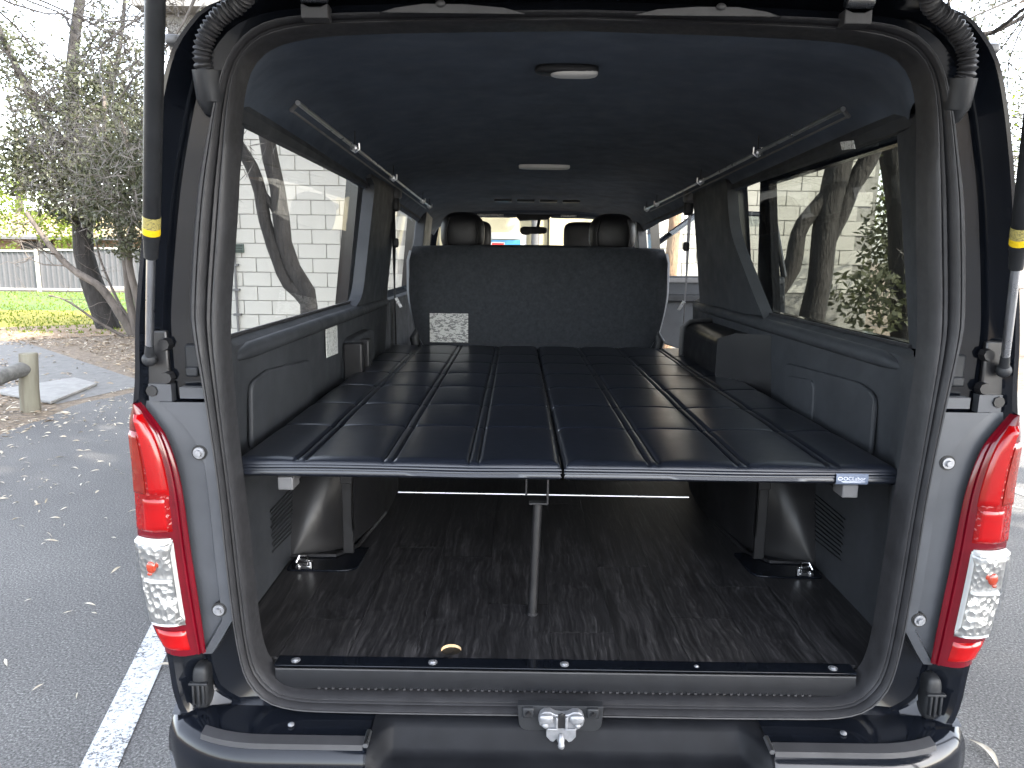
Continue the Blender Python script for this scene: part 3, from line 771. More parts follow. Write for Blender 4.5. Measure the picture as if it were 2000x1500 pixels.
# front of the cabin
for x in (-.40, .34):
    fs = MB().sbox((x, 3.52, 1.24), (.50, .14, .58), .35, 24, 14).build("front_seat", M['leather'], van, angle=70)
    MB().sbox((x - .02, 3.50, 1.615), (.27, .12, .19), .45, 24, 14).build("headrest", M['leather'], fs, angle=70)
MB().sbox((0, 4.25, 1.08), (1.5, .5, .34), .3, 24, 12).build("dashboard", M['plastic'], van, angle=60)
MB().grid([[(x, y, z) for x in (-.75, 0, .75)] for y, z in ((4.62, 1.25), (4.22, 1.86))]).build("windscreen", M['glass'], van, angle=0)
MB().box((0, 3.98, 1.795), (1.44, .40, .035), rx=.0).build("windscreen_header", M['head'], van, bevel=.012)
for x in (-.30, .30): MB().sbox((x, 3.95, 1.766), (.36, .18, .022), .3).build("sun_visor", M['head'], van)
for x, w in ((-.362, .07), (-.27, .11), (.24, .11)):
    quad_thing("visor_label", [(x - w / 2, 3.858, 1.757), (x + w / 2, 3.858, 1.757), (x + w / 2, 3.858, 1.772), (x - w / 2, 3.858, 1.772)], M['label2'], van)
cons = MB().prism([(x, 3.96, z) for x, z in ((-.16, 1.80), (.16, 1.80), (.10, 1.745), (-.10, 1.735))], (0, .12, 0)).build("overhead_console", M['plastic'], van, bevel=.006)
mir = MB().sbox((.0, 3.98, 1.668), (.195, .03, .052), .5, 24, 10).build("rear_view_mirror", M['plastic'], van)
MB().tube([(.03, 4.0, 1.69), (.04, 4.03, 1.74)], .012, 8).build("mirror_stem", M['plastic'], mir)
MB().sbox((-.055, 3.96, 1.664), (.075, .02, .060), .6, 18, 10).build("dash_camera", M['plastic'], mir)
# seat belts
for s_, y in ((-1, 2.17), (1, 2.20)):
    x = s_ * .705
    bp = [(x, y, 1.74), (x + s_ * -.002, y - .005, 1.55), (x, y, 1.36), (x, y + .015, 1.05)]
    w = Vector((s_ * .012, .020, 0))
    MB().grid([[Vector(p) - w * (.5 if i > 1 else 1), Vector(p) + w * (.5 if i > 1 else 1)] for i, p in enumerate(bp)]).build("seat_belt", M['carpet'], van, angle=60)
    MB().sbox((x - s_ * .01, y - .01, 1.725), (.045, .05, .07), .5).build("belt_guide", M['plastic'], van)
    MB().sbox((x - s_ * .01, y - .008, 1.545), (.03, .03, .045), .6).build("belt_buckle", M['plastic'], van)
    MB().box((x - s_ * .02, y - .01, 1.262), (.014, .006, .05), ry=s_ * .5).build("belt_tongue", M['satin'], van)
    MB().sbox((s_ * .70, 2.17, 1.775), (.07, .09, .06), .6).build("belt_anchor_cap", M['grey'], van)

# right sliding door, slid back along the outside of the body
sd = MB()
def sdx(z): return .925 - max(0, z - 1.25) * .125
outer = rnd([(.35, .35, .02), (1.62, .35, .02), (1.60, 1.82, .05), (.40, 1.82, .05)], .04, 5)
inner = rnd([(.43, 1.315), (1.50, 1.315), (1.44, 1.745), (.46, 1.745)], .04, 5)
rows = [[(sdx(z) + dx, y, z) for y, z in ring] for ring, dx in ((outer, -.02), (outer, .02))]
sd.grid(rows, cv=True)
fr = lambda ring, dx: [(sdx(z) + dx, y, z) for y, z in ring]
low = [(.35, .36), (1.62, .36), (1.62, 1.262), (.35, 1.262)]
sd.add(fr(low, .02), [(0, 1, 2, 3)]).add(fr(low, -.02), [(0, 1, 2, 3)])
for q in ([(.35, 1.262), (1.62, 1.262), (1.62, 1.285), (.35, 1.285)], [(.36, 1.790), (1.61, 1.775), (1.60, 1.82), (.40, 1.82)], [(.355, 1.27), (.40, 1.27), (.42, 1.80), (.39, 1.80)], [(1.54, 1.27), (1.615, 1.27), (1.60, 1.80), (1.51, 1.80)]):
    sd.prism(fr(q, -.015), (.03, 0, 0))
sdo = sd.build("sliding_door", M['paint'], van, angle=0, label="black sliding door slid back along the right side")
MB().add(fr([(.39, 1.27), (1.57, 1.27), (1.54, 1.795), (.41, 1.795)], .0), [(0, 1, 2, 3)]).build("door_window", M['tint2'], sdo, angle=0)

# right front door, swung open
def fd(u, z, off=0.): # u along the door from its hinge
    h = Vector((.90, 4.22, 0)); d = Vector((.955, -.20, 0)).normalized(); nrm = Vector((-.2, -.955, 0)).normalized()
    return h + d * u + nrm * off + Vector((0, 0, z))
pan = rnd([(.0, .88, .01), (.0, 1.35, .01), (.95, 1.36, .02), (1.0, .80, .02), (.75, .76, .10), (.35, .77, .12), (.12, .84, .06)], .02, 4)
fdo = MB().prism([fd(u, z, -.04) for u, z in pan], fd(0, 0, .08) - fd(0, 0, 0)).build("front_door", M['trim'], van, bevel=.01, angle=35, label="black front door swung wide open on the right")
MB().tube([fd(-.01, 1.35), fd(.02, 1.58), fd(.30, 1.795), fd(.36, 1.82), fd(.85, 1.80), fd(.95, 1.36)], .022, 8).build("door_frame", M['paint'], fdo)
MB().add([fd(0, 1.35), fd(.02, 1.58), fd(.30, 1.79), fd(.85, 1.79), fd(.94, 1.36)], [(0, 1, 2, 3, 4)]).build("door_window", M['tint2'], fdo, angle=0)
MB().prism([fd(.05, 1.63, .03), fd(.30, 1.79, .03), fd(.84, 1.79, .03), fd(.84, 1.72, .045), fd(.32, 1.70, .045)], (0, .004, 0)).build("weather_shield", M['tint2'], fdo, angle=0)
MB().prism([fd(.03, 1.16, .045), fd(.95, 1.17, .045), fd(.95, 1.23, .045), fd(.03, 1.22, .045)], fd(0, 0, .05) - fd(0, 0, 0)).build("armrest", M['plastic'], fdo, bevel=.012)
MB().prism([fd(.03, 1.300, .041), fd(.95, 1.310, .041), fd(.95, 1.345, .041), fd(.03, 1.338, .041)], fd(0, 0, .02) - fd(0, 0, 0)).build("door_cap", M['grey'], fdo, bevel=.006)
# wheels
for s_ in (-1, 1):
    for y in (1.12, 3.75):
        w = MB().grid([[(s_ * xx, y + r * math.cos(2 * PI * k / 40), .33 + r * math.sin(2 * PI * k / 40)) for k in range(40)] for xx, r in ((.62, .19), (.62, .30), (.64, .328), (.80, .328), (.82, .30), (.82, .20))], cv=True).build("wheel", M['rubber'], van, angle=40)
        MB().grid([[(s_ * xx, y + r * math.cos(2 * PI * k / 40), .33 + r * math.sin(2 * PI * k / 40)) for k in range(40)] for xx, r in ((.82, .20), (.78, .18), (.79, .07), (.80, .0))], cv=True).build("rim", M['satin'], w, angle=40)
MB().box((0, 2.45, .42), (1.5, 4.2, .25)).build("underbody", M['black'], van, angle=0)

# ------------------------------------------------------------------ bed platform in the load space
def cushion(x0, x1, seams, label):
    y0, y1, zt, zb = .112, 2.125, 1.058, 1.031
    trans = [.44, .72, 1.02, 1.30, 1.57, 1.82]
    def samples(a, b, marks, step):
        s_ = {a, b}
        k = int((b - a) / step)
        for i in range(k + 1): s_.add(round(a + (b - a) * i / k, 4))
        for m_ in marks:
            for q in (-.034, -.026, -.02, -.0165, -.0135, -.0105, -.0075, -.004, 0, .004, .0075, .0105, .0135, .0165, .02, .026, .034):
                if a < m_ + q < b: s_.add(round(m_ + q, 4))
        for q in (.002, .005, .009, .014, .02, .028):
            s_.add(round(a + q, 4)); s_.add(round(b - q, 4))
        return sorted(s_)
    X = samples(x0, x1, seams, .03); Y = samples(y0, y1, trans, .05)
    def h(x, y):
        dx = min(abs(abs(x - s_) - .0105) for s_ in seams); mid = min(abs(x - s_) for s_ in seams)
        dy = min(abs(y - t) for t in trans)
        z = zt + .0012 * mnoise.noise(Vector((x * 5, y * 4, 1.3)))
        fe = min(1, max(0, (y - y0 - .004) / .045)) ** .5
        z += .0045 * (1 - fe * (1 - (min(1, max(0, mid - .0105) / .045) ** .6 if mid > .0105 else 0)))
        z += .003 * min(1, dy / .06) ** .6
        z -= .0065 * max(0, 1 - dx / .0055) * fe
        z -= .0040 * max(0, 1 - dy / .006) * (1 if mid > .016 else .3)
        e = min(x - x0, x1 - x, (y - y0), y1 - y) / .028
        if e < 1: z -= .014 * (1 - math.sqrt(max(0, 1 - (1 - e) ** 2)))
        return z
    mb = MB()
    P = [[(x, y, h(x, y)) for y in Y] for x in X]
    mb.grid(P)
    ring = [(x, y0) for x in X] + [(x1, y) for y in Y[1:]] + [(x, y1) for x in X[::-1][1:]] + [(x0, y) for y in Y[::-1][1:-1]]
    cx, cy = (x0 + x1) / 2, (y0 + y1) / 2
    rows = []
    for x, y in ring:
        ox = -1 if x <= x0 else (1 if x >= x1 else 0); oy = -1 if y <= y0 else (1 if y >= y1 else 0)
        zz = h(x, y) + .0008 * math.sin(x * 11 + y * 9)
        rows.append([(x, y, zz), (x + ox * .0028, y + oy * .0028, zz - .0020), (x + ox * .0032, y + oy * .0032, zz - .005), (x - ox * .0005, y - oy * .0005, zz - .0068), (x + ox * .003, y + oy * .003, zz - .009), (x + ox * .0032, y + oy * .0032, zz - .0115), (x, y, zz - .0135), (x + ox * .0035, y + oy * .0035, zz - .020), (x + ox * .002, y + oy * .002, zb - .002), (x - ox * .01, y - oy * .01, zb - .008)])
    mb.grid(rows, cu=True)
    o = mb.build("bed_cushion", M['vinyl'], None, angle=60, origin=(cx, cy, zb))
    tag(o, label, "bed cushion", "quilted cushions on the bed platform")
    MB().box((cx, cy + .03, 1.0195), (x1 - x0 - .03, y1 - y0 - .09, .014)).build("base_board", M['black'], o, angle=0)
    return o
cushion(-.712, -.018, (-.572, -.385, -.203), "black quilted bed cushion on the left of the center gap")
cr = cushion(-.006, .702, (.183, .372, .565), "black quilted bed cushion with a small grey brand tag on its front edge")
tg_ = MB().grid([[(.566, .105, .0), (.566, .1045, 0), ]]) if 0 else None
tb = MB().grid([[(x, y, z) for x in (.567, .59, .615, .635)] for y, z in ((.1065, 1.050), (.1045, 1.047), (.1035, 1.038), (.1045, 1.029), (.108, 1.026))]).build("brand_tag", M['tagblue'], cr, angle=60)
def text(s_, loc, size, m, parent, name="lettering", rot=(PI / 2, 0, 0), sx=1.):
    cu = bpy.data.curves.new(name, 'FONT'); cu.body = s_; cu.size = size; cu.extrude = .0003
    o = bpy.data.objects.new(name, cu); COL.objects.link(o); cu.materials.append(m)
    me = bpy.data.meshes.new_from_object(o); bpy.data.objects.remove(o)
    o = bpy.data.objects.new(name, me); COL.objects.link(o)
    o.parent = parent; o.location = Vector(loc) - wloc(parent); o.rotation_euler = rot; o.scale = (sx, 1, 1); return o
text("OCLabor", (.5815, .1028, 1.0365), .0105, M['inkwhite'], tb, sx=1.15)
MB().tube([(.575 + .0045 * math.cos(a * PI / 8), .1028, 1.0398 + .003 * math.sin(a * PI / 8)) for a in range(17)], .0010, 5).box((.603, .1030, 1.0335), (.050, .0006, .0012)).box((.6, .1030, 1.0315), (.038, .0005, .0007)).build("tag_emblem", M['inkwhite'], tb, angle=0, kind='stuff')

bf = empty("bed_platform", (0, .60, .616), "black steel bed frame standing on the wood-look van floor", "bed frame")
for s_ in (-1, 1):
    x = s_ * .589
    MB().box((x, .600, .832), (.030, .010, .372)).box((x - s_ * .012, .606, .86), (.006, .022, .30)).build("leg", M['steel'], bf, bevel=.002)
    MB().box((x, .592, .90), (.034, .006, .09)).build("leg_sleeve", M['steel'], bf, bevel=.002)
    pl = rnd([(s_ * .752, .535, .012), (s_ * .556, .535, .045), (s_ * .548, .70, .01), (s_ * .752, .70, .01)], .02)
    MB().prism([(a, b, .6155) for a, b in pl], (0, 0, .006)).build("foot_plate", M['paint'], bf, bevel=.0015, angle=30)
    la = MB().box((s_ * .705, .547, .6265), (.040, .022, .008)).box((s_ * .712, .560, .640), (.034, .006, .006), rz=s_ * .3).tube([(s_ * .686, .545, .622), (s_ * .686, .545, .642)], .008, 12).tube([(s_ * .69, .55, .640), (s_ * .70, .566, .650), (s_ * .722, .566, .650), (s_ * .728, .552, .634)], .0032, 8)
    la.tube([(s_ * .716, .538, .622), (s_ * .716, .538, .634)], .006, 10)
    la.build("floor_latch", M['chrome'], bf, bevel=.001)
    MB().box((s_ * .612, .155, 1.003), (.034, .05, .030)).build("bracket_cap", M['grey'], bf, bevel=.003)
    MB().box((s_ * .62, .95, 1.000), (.03, 1.55, .024)).build("side_rail", M['steel'], bf, bevel=.002)
MB().tube([(-.057, .318, .905), (-.066, .308, .6155)], .0115, 16).build("center_post", M['steel'], bf)
MB().tube([(-.066, .308, .6155), (-.066, .308, .621)], .0135, 16).build("post_foot", M['rubber'], bf)
MB().box((-.086, .31, .965), (.005, .02, .075)).box((-.034, .31, .955), (.005, .02, .10)).box((-.056, .31, .905), (.046, .02, .005)).build("post_yoke", M['steel'], bf, bevel=.001)
MB().tube([(-.058, .305, 1.012), (-.058, .305, .985)], [.016, .012], 12).tube([(-.056, .302, .985), (-.056, .302, .972)], .0035, 8).build("yoke_bolt", M['steel'], bf)
MB().tube([(-.403, .35, .914), (.318, .35, .911)], .0030, 10).build("tie_rod", M['satin'], bf)
MB().box((0, .36, 1.004), (1.24, .03, .022)).box((0, 1.5, 1.004), (1.24, .03, .022)).build("cross_bar", M['steel'], bf, bevel=.002)
MB().tube([(-.1, 1.5, .62), (-.1, 1.5, 1.0)], .012, 10).build("center_post", M['steel'], bf)

# chrome rails under the ceiling
for s_, lab in ((-1, "slim chrome rail clipped under the left edge of the ceiling"), (1, "slim chrome rail clipped under the right edge of the ceiling")):
    x = s_ * .618
    rl = empty("ceiling_rail", (x, .35, 1.82), lab, "rail", "chrome rails under the van ceiling")
    za = lambda y: 1.832 - .028 * (y - .35)
    MB().tube([(x, .352, za(.35)), (x, 1.4, za(1.4))], .0058, 10).tube([(x, 1.4, za(1.4)), (x, 2.95, za(2.95))], .0046, 10).build("rod", M['satin'], rl)
    MB().tube([(x + s_ * .022, .37, za(.35) - .012), (x + s_ * .022, 2.9, za(2.9) - .012)], .003, 8).tube([(x + s_ * .022, .37, za(.35) - .014), (x, .356, za(.35))], .005, 8).build("guide_rod", M['grey'], rl)
    for y in (.95, 1.66, 2.6, 2.9):
        MB().tube([(x - .012, y, za(y) + .016), (x - .013, y, za(y) - .004), (x, y, za(y) - .013), (x + .013, y, za(y) - .004), (x + .012, y, za(y) + .014)], .0034, 7).tube([(x, y - .014, za(y)), (x, y + .014, za(y))], .0085, 10).build("rail_clip", M['satin'], rl)
        MB().tube([(x, y, za(y)), (x, y, za(y) + .05)], .0018, 6).build("clip_hanger", M['plastic'], rl)

# ------------------------------------------------------------------ building in front
M['block'] = mat("painted_block", (.34, .335, .31), .8, var=.05, vs=2, bump=.7, bs=55, bdist=.004)
M['mortar'] = mat("mortar_joint", (.19, .187, .175), .9, var=.2, vs=8)
M['render'] = mat("cream_render", (.36, .325, .215), .85, var=.08, vs=2, bump=.4, bs=40, bdist=.004)
bld = empty("block_building", (0, 9.2, 0), "pale painted block building in front of the parked van", "building")
WX0, WX1, WY = -4.85, 4.86, 9.1
MB().box(((WX0 + WX1) / 2, WY + .32, 2.3), (WX1 - WX0, .6, 4.6)).build("wall", M['mortar'], bld, angle=0)
for x_ in (WX0 + .4, WX1 - .4): MB().box((x_, WY + 5.2, 2.3), (.3, 9.2, 4.6)).build("side_wall", M['block'], bld, angle=0)
MB().box((0, WY + 4.9, 4.7), (10.3, 10.4, .18)).build("roof", M['conc'], bld, angle=0)
rg = random.Random(5); proto = None; nb = 0
for c_ in range(1, 21):
    z = c_ * .2 + .1
    for k in range(-13, 13):
        x = k * .4 + (.2 if c_ % 2 else 0)
        if not (WX0 + .2 < x < WX1 - .2): continue
        if not ((-4.7 < x < -1.75 and .2 < z < 3.9) or (x > 1.2 and .9 < z < 3.3 and x > 1.2)): continue
        if abs(x) < 1.2: continue
        if proto is None:
            proto = MB().box((0, 0, 0), (.390, .02, .191)).build("block", M['block'], bld, bevel=.004, seg=1, origin=(0, 0, 0))
            o = proto
        else:
            o = proto.copy(); COL.objects.link(o)
        o.location = Vector((x, WY + .012 + rg.uniform(-.0012, .0012), z)) - wloc(bld); nb += 1
# rendered entry bay seen through the windscreen
MB().box((-.45, WY - .02, 2.3), (1.50, .10, 4.4)).build("entry_wall", M['render'], bld, angle=0)
MB().box((.75, WY - .05, 2.3), (.86, .16, 4.4)).build("entry_pier", M['render'], bld, bevel=.01)
dr = MB().box((-.50, WY - .09, .88), (.86, .05, 1.62)).build("entry_door", mat("blue_door", (.03, .17, .30), .35, var=.1), bld, bevel=.004)
MB().box((-.50, WY - .085, 1.745), (1.02, .07, .085)).box((-.03, WY - .085, .85), (.08, .07, 1.70)).box((-.97, WY - .085, .85), (.08, .07, 1.70)).build("door_frame", M['white'], dr, angle=0)
MB().tube([(.13, WY - .16, 3.3), (.13, WY - .16, 0)], .055, 12).build("downpipe", M['grey'], bld)
MB().tube([(-4.09, WY - .03, 4.2), (-4.09, WY - .03, .1)], .018, 8).build("conduit_pipe", M['grey'], bld)
for z in (2.3, 1.95, 1.3, .95, .6): MB().box((-4.09, WY - .03, z), (.10, .06, .03)).build("pipe_clip", M['grey'], bld)
M['vent'] = mat("green_vent", (.045, .065, .055), .7)
vf = MB().box((-4.04, WY - .01, 1.53), (.16, .04, .12)).build("wall_vent", M['vent'], bld, bevel=.003)
for i in (-1, 0, 1): MB().box((-4.04, WY - .034, 1.53 + i * .035), (.13, .012, .010)).build("vent_louvre", M['black'], vf, angle=0)
sg = MB().box((-.385, WY - .125, 1.535), (.19, .012, .24)).build("fire_sign", mat("sign_red", (.62, .03, .03), .4, var=.05), None, bevel=.003, origin=(-.385, WY - .12, 1.535))
tag(sg, "small red fire equipment sign with white border on the blue door", "sign")
for a, b, w, h in ((0, .118, .19, .012), (0, -.118, .19, .012), (-.09, 0, .012, .24), (.09, 0, .012, .24)):
    MB().box((-.385 + a, WY - .133, 1.535 + b), (w, .006, h)).build("sign_border", M['white'], sg, angle=0)
MB().prism([(-.385 + x, WY - .133, 1.535 + z) for x, z in rnd([(-.035, -.09), (.035, -.09), (.035, .05), (.012, .085), (-.012, .085), (-.035, .05)], .01)], (0, .004, 0)).build("sign_symbol", M['white'], sg, angle=0)

# ------------------------------------------------------------------ trees
M['bark'] = mat("grey_bark", (.045, .038, .032), .9, vs=8, col2=(.13, .11, .095), bump=1, bs=45, bdist=.02, stretch=(1, 1, .3))
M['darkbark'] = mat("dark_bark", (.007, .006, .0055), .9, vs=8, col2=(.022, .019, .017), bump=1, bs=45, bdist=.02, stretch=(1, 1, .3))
M['brownbark'] = mat("brown_bark", (.12, .075, .045), .9, vs=8, col2=(.24, .16, .10), bump=1, bs=45, bdist=.02, stretch=(1, 1, .3))
def leaf_mat(name, a, b, trans=.35):
    s = Nodes(name); g = s.n("ShaderNodeTexCoord")
    wn_ = s.noise(g.outputs["Object"], 2.2, 2); wh = s.noise(g.outputs["Object"], 23, 2, .9)
    c = s.ramp(s.mix(.5, wn_, wh), [(.35, a), (.65, b)])
    s.l(c, s.b.inputs["Base Color"]); s.b.inputs["Roughness"].default_value = .5
    tr = s.n("ShaderNodeBsdfTranslucent"); s.l(c, tr.inputs[0]); mx = s.n("ShaderNodeMixShader"); mx.inputs[0].default_value = trans
    s.l(s.b.outputs[0], mx.inputs[1]); s.l(tr.outputs[0], mx.inputs[2]); s.l(mx.outputs[0], s.out.inputs[0]); return s.m
M['leaf'] = leaf_mat("grey_green_leaf", (.026, .032, .017), (.082, .088, .046))
M['lime'] = leaf_mat("lime_leaf", (.06, .095, .006), (.15, .19, .015), .5)
M['olive'] = leaf_mat("olive_leaf", (.05, .06, .025), (.15, .16, .07))
M['dryleaf'] = leaf_mat("dry_leaf", (.11, .075, .045), (.30, .235, .16), .1)
M['paleleaf'] = leaf_mat("pale_dry_leaf", (.26, .22, .16), (.46, .42, .34), .1)
M['twig'] = mat("grey_twig", (.05, .045, .042), .9, vs=6, col2=(.11, .10, .09))

def leaves(mb, rg, c, r, n, L, W, droop=.3, hollow=.0):
    c = Vector(c)
    for _ in range(n):
        while True:
            p = Vector((rg.uniform(-1, 1), rg.uniform(-1, 1), rg.uniform(-1, 1)))
            if hollow < p.length < 1: break
        p = c + Vector((p.x * r[0], p.y * r[1], p.z * r[2]))
        d = Vector((rg.gauss(0, 1), rg.gauss(0, 1), rg.gauss(0, .8) - droop)).normalized()
        w = d.cross(Vector((rg.gauss(0, 1), rg.gauss(0, 1), rg.gauss(0, 1)))).normalized()
        l = L * rg.uniform(.6, 1.3); ww = W * rg.uniform(.7, 1.2)
        o = len(mb.v)
        mb.v += [p, p + d * l * .5 + w * ww * .5, p + d * l, p + d * l * .5 - w * ww * .5]
        mb.f += [(o, o + 1, o + 2, o + 3)]
    return mb
def twigs(mb, rg, start, d, L, r, depth, spread=.6, sag=0., tips=None):
    p = Vector(start); d = Vector(d).normalized(); pts = [p.copy()]
    k = 5
    for i in range(k):
        d = (d + Vector((rg.gauss(0, .16), rg.gauss(0, .16), rg.gauss(0, .16) - sag))).normalized()
        p = p + d * L / k; pts.append(p.copy())
    mb.tube(pts, [r * (1 - .55 * i / k) for i in range(k + 1)], 5 if r < .02 else 8, False)
    if depth <= 0:
        if tips is not None: tips.append(pts[-1])
        return
    for i in range(rg.choice((2, 3, 3))):
        q = pts[rg.randint(2, k)]
        nd = (d + Vector((rg.gauss(0, spread), rg.gauss(0, spread), rg.gauss(0, spread)))).normalized()
        twigs(mb, rg, q, nd, L * rg.uniform(.55, .8), r * .5, depth - 1, spread, sag, tips)
def tree(name, label, base, trunks, bark, cat="tree", group=None, seed=1, sub=2, crowns=(), leafm='leaf', L=.09, W=.04, tipn=14, tipr=.35, blen=1.0, tipmin=0.):
    rg = random.Random(seed); t = empty(name, base, label, cat, group)
    mb = MB(); tips = []
    tr = []
    for pts, r0, r1 in trunks:
        q = catmull(pts, 18)
        rs = [(r0 + (r1 - r0) * i / 17) * (1 + .08 * rg.uniform(-1, 1)) for i in range(18)]
        m1 = MB().tube(q, rs, 10)
        m1.build("trunk" if not tr else "limb", bark, t, angle=60); tr.append(q)
        if sub:
            for i in range(10, 18, 2):
                d = Vector((rg.gauss(0, 1), rg.gauss(0, 1), rg.uniform(-.1, .9)))
                twigs(mb, rg, q[i], d, blen * rg.uniform(.6, 1.2), max(.006, rs[i] * .32), sub, tips=tips)
    if mb.v: mb.build("branches", bark, t, angle=60, kind='stuff')
    lm = MB()
    for p in tips:
        if p.z > tipmin: leaves(lm, rg, p, (tipr,) * 3, tipn, L, W)
    for c, r, n in crowns: leaves(lm, rg, c, r, n, L, W)
    if lm.v: lm.build("crown", M[leafm], t, angle=0)
    return t
# large leaning tree on the left
tree("leaning_tree", "tall dark tree with a leaning trunk at the edge of the leaf litter", (-8.05, 12.7, 0),
     [([(-7.95, 12.7, -.1), (-8.12, 12.7, .5), (-8.28, 12.7, 1.1), (-8.33, 12.7, 1.6), (-8.22, 12.7, 2.9), (-8.33, 12.7, 3.8), (-8.2, 12.7, 5.0), (-7.9, 12.8, 6.5)], .23, .07),
      ([(-8.30, 12.7, 3.3), (-8.7, 12.5, 3.7), (-8.95, 12.4, 4.4), (-9.3, 12.3, 5.4), (-9.6, 12.2, 6.6)], .09, .03),
      ([(-8.25, 12.7, 3.0), (-8.0, 12.9, 3.8), (-7.6, 13.0, 4.8), (-7.3, 13.0, 6.2)], .08, .03)],
     M['darkbark'], seed=4, tipmin=2.2, sub=2, blen=1.1, tipn=16, tipr=.36, L=.10, W=.05,
     crowns=[((-8.1, 12.6, 3.4), (1.35, 1.0, 1.5), 9000), ((-7.4, 12.6, 2.75), (.9, .8, .85), 4200), ((-8.9, 12.4, 2.95), (.75, .8, .6), 2200), ((-7.3, 12.4, 4.2), (.8, .8, 1.2), 3000), ((-8.0, 12.5, 2.25), (1.0, .7, .35), 1100), ((-9.3, 12.5, 4.9), (.7, .6, .6), 1200)])
tree("scrub_tree", "many-stemmed scrubby tree with bare sloping stems beside the van", (-6.9, 11.4, 0),
     [([(-6.85, 11.5, -.05), (-7.1, 11.5, .40), (-7.40, 11.5, .85), (-7.80, 11.5, 1.10), (-8.15, 11.5, 1.46), (-8.5, 11.4, 2.1)], .085, .035),
      ([(-6.80, 11.5, -.05), (-6.9, 11.5, .6), (-6.92, 11.5, 1.2), (-6.98, 11.5, 1.9), (-7.1, 11.5, 2.9), (-7.0, 11.4, 4.0)], .07, .03),
      ([(-6.6, 11.4, -.05), (-6.72, 11.4, .7), (-6.8, 11.4, 1.4), (-6.6, 11.4, 2.5), (-6.7, 11.3, 3.6)], .07, .025),
      ([(-6.9, 11.3, -.02), (-7.3, 11.2, .25), (-7.75, 11.1, .62), (-8.0, 11.0, .72)], .03, .012),
      ([(-6.7, 11.6, -.02), (-7.2, 11.8, .45), (-7.6, 12.0, 1.2), (-7.7, 12.0, 1.7)], .035, .015)],
     M['bark'], seed=9, tipmin=1.9, sub=2, blen=.75, tipn=12, tipr=.28, L=.085, W=.04,
     crowns=[((-6.7, 11.2, 2.6), (.8, .7, 1.3), 4500), ((-6.5, 11.2, 1.75), (.35, .4, .5), 700)])
tree("lime_shrub", "bright lime green shrub above the metal fence", (-17.5, 23.2, 0), [([(-17.4, 25.6, -.1), (-17.4, 25.6, 2.0)], .10, .05)], M['bark'], cat="shrub", seed=3, sub=1, leafm='lime', L=.16, W=.09, tipn=30,
     crowns=[((-18.3, 25.6, 3.0), (1.5, .8, 1.2), 900), ((-16.3, 25.6, 2.2), (1.4, .8, .7), 700), ((-19.5, 25.8, 3.6), (1.2, .8, 1.2), 500)])
tree("background_tree", "pale hazy tree standing behind the fence", (-13.5, 29, 0), [([(-13.5, 29, -.1), (-13.3, 29, 3), (-13.2, 29, 6.5)], .2, .08)], M['bark'], seed=12, sub=2, blen=2.2, leafm='olive', L=.2, W=.1, tipn=22, tipr=.9,
     crowns=[((-13.5, 29, 4.2), (2.2, 1.5, 2.6), 1200)])
tree("background_tree", "broad olive tree behind the fence at the left edge", (-24, 34, 0), [([(-24, 34, -.1), (-23.6, 34, 3), (-23.4, 34, 7)], .25, .1)], M['bark'], seed=22, sub=2, blen=2.6, leafm='olive', L=.22, W=.12, tipn=18, tipr=1.0,
     crowns=[((-22.5, 34, 4.6), (2.6, 1.5, 2.4), 900)])
# trees against the wall ahead
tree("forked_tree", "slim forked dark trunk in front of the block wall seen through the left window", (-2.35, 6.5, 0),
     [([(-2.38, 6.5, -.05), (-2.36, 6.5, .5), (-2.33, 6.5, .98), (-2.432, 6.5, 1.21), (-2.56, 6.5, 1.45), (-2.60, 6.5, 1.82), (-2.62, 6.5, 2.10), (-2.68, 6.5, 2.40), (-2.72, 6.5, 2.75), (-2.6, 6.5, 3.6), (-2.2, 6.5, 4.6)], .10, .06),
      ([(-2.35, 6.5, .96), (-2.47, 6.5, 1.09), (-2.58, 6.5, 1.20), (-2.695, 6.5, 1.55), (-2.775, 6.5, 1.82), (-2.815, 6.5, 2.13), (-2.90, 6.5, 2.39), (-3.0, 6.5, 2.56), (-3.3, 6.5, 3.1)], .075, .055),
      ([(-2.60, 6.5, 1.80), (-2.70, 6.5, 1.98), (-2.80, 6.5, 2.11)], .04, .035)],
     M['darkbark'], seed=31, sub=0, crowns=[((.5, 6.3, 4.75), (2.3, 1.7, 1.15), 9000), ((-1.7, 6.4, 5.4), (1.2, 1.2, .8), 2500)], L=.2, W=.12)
tree("side_trunk_tree", "dark trunk by the front edge of the left window", (-1.95, 7.5, 0),
     [([(-1.9, 7.5, -.05), (-1.96, 7.5, .9), (-1.98, 7.5, 1.7), (-2.0, 7.5, 2.05), (-2.06, 7.5, 2.35), (-2.2, 7.5, 3.6)], .09, .06)], M['darkbark'], seed=32, sub=0, crowns=[((-2.2, 7.4, 5.0), (1.2, 1.0, .9), 1500)], L=.16, W=.09)
